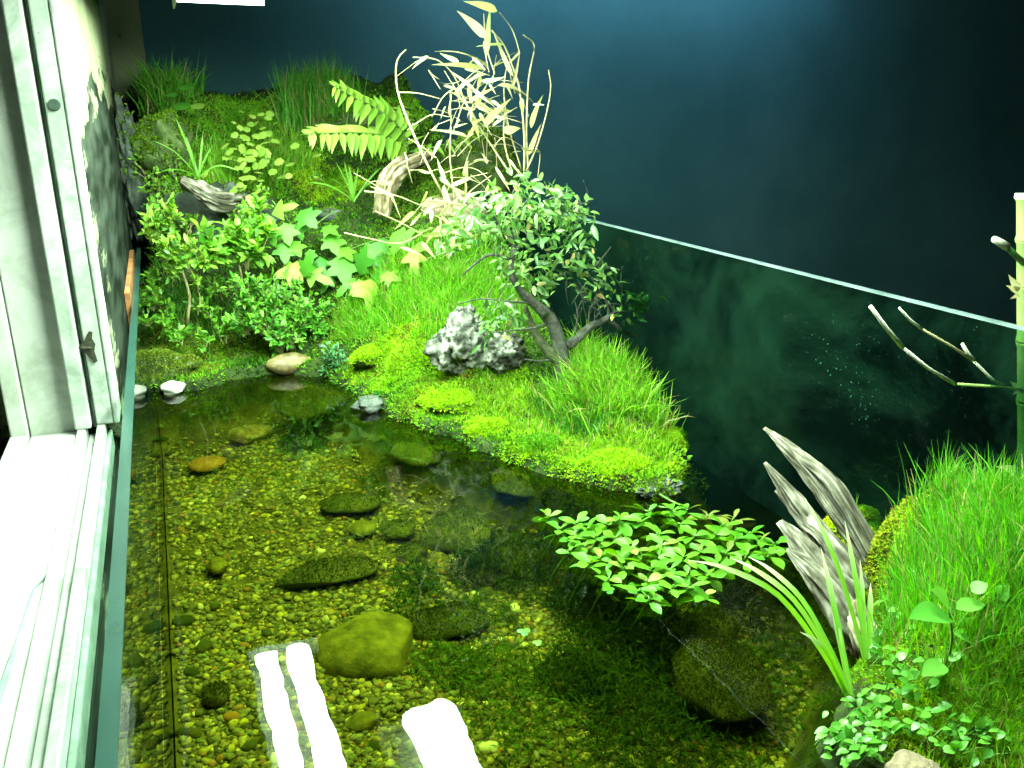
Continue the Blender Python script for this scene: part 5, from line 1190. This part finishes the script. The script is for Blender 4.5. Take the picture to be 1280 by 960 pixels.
# the finest leaves of the crown, too small to pick apart
FS = [(700,150,170,80,150),(560,210,160,80,130),(830,190,110,70,110),(720,260,170,60,120),(640,400,60,90,60),(760,420,110,90,90),(880,340,90,70,60),(1080,560,90,60,60),(960,470,80,70,50),(600,600,100,70,60),(440,290,90,60,60)]
ps = []
for cx, cyy, rx, ry, k in FS:
    for _ in range(k):
        a = random.uniform(0, 6.28); r = math.sqrt(random.random()); ps.append(q5(cx + rx*r*math.cos(a), cyy + ry*r*math.sin(a), random.uniform(-.03, .03)))
ps = np.array(ps); k = len(ps); D = RNG.normal(0, 1, (k, 3)); D[:, 2] -= .2
v, f, c = scatter(sv, sf, ps, D, np.array([0, -.3, 1.0]) + RNG.normal(0, .6, (k, 3)), RNG.uniform(.006, .0125, k), mixcol((0.035, 0.13, 0.02), (0.2, 0.36, 0.08), k, .3, .06))
fast_mesh('fine_leaves', v, f, 'attr_leaf', c, parent=bt, smooth=True)['kind'] = 'stuff'
for _ in range(46):
    cx, cyy, rx, ry = random.choice([(650,210,260,110),(860,200,90,80),(980,540,70,60),(1080,600,60,50),(600,620,90,60),(900,500,60,60)])
    a, b = cx + random.uniform(-rx, rx), cyy + random.uniform(-ry, ry); an = random.uniform(0, 6.28); L = random.uniform(40, 110); dz = random.uniform(-.02, .02)
    limb('twig', [(a, b, dz), (a + L*.5*math.cos(an) + random.uniform(-8, 8), b + L*.5*math.sin(an) - 6, dz), (a + L*math.cos(an), b + L*math.sin(an), dz + random.uniform(-.01, .01))], .0007, .0003, bt, 'bark', 6)
# ------------------------------------------------------------------ plants of the right mound
sd = thing('seedling', 'broad leaved pale green seedling in the mound grass', 'plant', G(1180, 838))
YSD = G(1183, 800)[1] - .014
q8 = lambda cx, cyy, Y: ay(850 + cx / 2.087, 500 + cyy / 2.087, Y)
stem('stem', [G(1180, 838), ay(1190, 800, YSD), ay(1186, 760, YSD)], .0008, .0006, 'stem_green', sd)
for (bx, by, ex, ey, w) in [(705,560,685,490,.65),(720,545,800,520,.5),(700,565,620,545,.5),(715,610,775,625,.5),(760,500,800,475,.9),(830,580,868,540,.75),(830,520,850,485,.9),(690,690,640,705,.6),(700,680,740,655,.5)]:
    p, e = q8(bx, by, YSD), q8(ex, ey, YSD - .003); d = e - p; s = np.linalg.norm(d)
    place(LM['ovate'], 'leaf', 'leaf_seedling', sd, p, d, VIEW(p) * .6 + np.array([0, 0, .8]), s, s * w / .5)
for lab, cx, cyy, rx, ry, n in [('glossy small leaved creeper at the water edge under the strap leaves', 470, 850, 90, 80, 80), ('glossy small leaved creeper climbing beside the seedling', 600, 760, 80, 100, 60), ('small creeper leaves between stump and mound grass', 540, 600, 60, 90, 34), ('dark creeper leaves dipping into the near pond edge', 450, 905, 80, 45, 40), ('leafy creeper in the near corner of the mound', 740, 880, 110, 60, 44)]:
    Y = .29 + (800 - cyy) * .0002
    t = thing('creeping_plant', lab, 'plant', G(850 + cx / 2.087, 500 + (cyy + ry * .6) / 2.087))
    for k in range(n):
        a = random.uniform(0, 6.28); r = math.sqrt(random.random()); px, py = 850 + (cx + rx*r*math.cos(a))/2.087, 500 + (cyy + ry*r*math.sin(a))/2.087
        g = G(px, py + 8); p = ay(px, py, max(.2, g[1] - .004)); p[2] = max(p[2], WATER + .003); u = pxm(p); an = random.uniform(0, 6.28)
        d = im(math.cos(an), math.sin(an) * .6, random.uniform(-.1, .6)); s = random.uniform(10, 19) * u
        place(LM['ovate'], 'leaf', 'leaf_small', t, p, d, np.array([0, 0, 1.0]) + VIEW(p) * .4 + .3 * RNG.standard_normal(3), s, s * 1.25)
        if k % 2 == 0:
            b = MB(); b.tube([p + np.array([random.uniform(-.004, .004), .004, -.010]), p], .0004, 4); b.build('stalk', 'stem_green', t)

# bamboo stake at the picture's edge with its twigs
YS = .36
bs = thing('bamboo_stake', 'green cut bamboo stake with thin bare twigs standing in the mound', 'bamboo', (ay(1279, 640, YS)[0] - 0.0, YS, -0.08))
nodes = [245, 298, 355, 425, 500, 580, 650]
u = pxm(ay(1278, 400, YS)); R0 = 11 * u
for a, b_ in zip(nodes[:-1], nodes[1:]):
    xa, xb = 1283, 1283
    p0, p1 = ay(xa, a, YS), ay(xb, b_, YS); d = p1 - p0
    b = MB(); b.tube([p0, p0 + d * .04, p0 + d * .1, p0 + d * .9, p0 + d * .96, p1], [R0 * 1.1, R0 * 1.08, R0 * .95, R0 * .95, R0 * 1.06, R0 * 1.12], 18)
    b.build('segment', 'bamboo', bs, smooth=True)
p0 = ay(1283, 245, YS); b = MB(); b.tube([p0 + np.array([0, 0, .0012]), p0 - np.array([0, 0, .0015])], R0 * 1.14, 18); b.build('cut_end', 'bamboo_pale', bs)
def twig(name, pts, r, mat, Y=YS):
    P3 = [ay(x, y, Y + dy) for x, y, dy in pts]; b = MB(); k = len(P3)
    b.tube(P3, np.linspace(r, r * .75, k), 8); o = b.build(name, mat, bs, smooth=True)
    return o
twig('side_branch', [(1283,332,0),(1268,318,-.004),(1256,306,-.006)], .0021, 'bamboo_dark'); twig('branch_stub', [(1258,308,-.006),(1250,303,-.007),(1243,299,-.008)], .0026, 'bamboo_pale')
twig('twig', [(1281,488,0),(1250,484,-.005),(1194,480,-.008)], .0012, 'bamboo'); twig('twig', [(1194,480,-.008),(1160,460,-.01),(1128,434,-.012)], .0012, 'bamboo_pale'); twig('twig', [(1128,434,-.012),(1108,410,-.014),(1088,383,-.016)], .0014, 'bamboo_pale')
twig('twig', [(1255,482,-.004),(1240,474,-.004),(1216,450,-.006)], .0010, 'bamboo_pale'); twig('twig', [(1216,450,-.006),(1190,433,-.008),(1152,411,-.01)], .0009, 'straw'); twig('twig', [(1152,411,-.01),(1138,400,-.011),(1124,385,-.012)], .0009, 'bamboo_pale'); twig('twig', [(1217,450,-.006),(1210,442,-.006),(1203,430,-.006)], .0013, 'bamboo_pale')
for (x, y, ex, ey) in [(1274,362,1258,340),(1274,364,1256,356),(1274,368,1262,374),(1272,484,1262,476),(1274,488,1264,494)]:
    p, e = ay(x, y, YS - .004), ay(ex, ey, YS - .008); d = e - p; s = np.linalg.norm(d) * .7
    place(LM['lance'], 'bud_scale', 'leaf_dry', bs, p, d, VIEW(p), s, s * 2.0)
ds = thing('dry_stalk', 'pale dry stalk with a withered tip leaning over the mound grass', 'plant', ay(1290, 620, .33))
stem('stem', [ay(1290, 604, .33), ay(1270, 600, .33), ay(1232, 598, .325)], .0006, .0004, 'straw', ds, 5)
for (x, y, ex, ey) in [(1282,598,1256,580),(1284,600,1262,590),(1285,603,1266,600)]:
    p, e = ay(x, y, .33), ay(ex, ey, .325); d = e - p; s = np.linalg.norm(d); place(LM['lance'], 'leaf', 'leaf_dry', ds, p, d, VIEW(p) + np.array([0, 0, .5]), s, s * 2)
# withered flower hanging over the water plants
wf2 = thing('withered_flower', 'tiny withered pale flower hanging on the water plant leaves', 'flower', ay(860, 752, .50))
stem('stem', [ay(862, 702, .48), ay(863, 718, .48), ay(858, 730, .48)], .0005, .0004, 'straw', wf2, 5); stem('stem', [ay(858, 742, .48), ay(864, 750, .48), ay(857, 758, .48)], .0004, .0003, 'straw', wf2, 5)
p = ay(857, 735, .48); rock('bud', None, p, (.0022, .002, .0034), 'leaf_lime', 77, parent=wf2, sub=2)
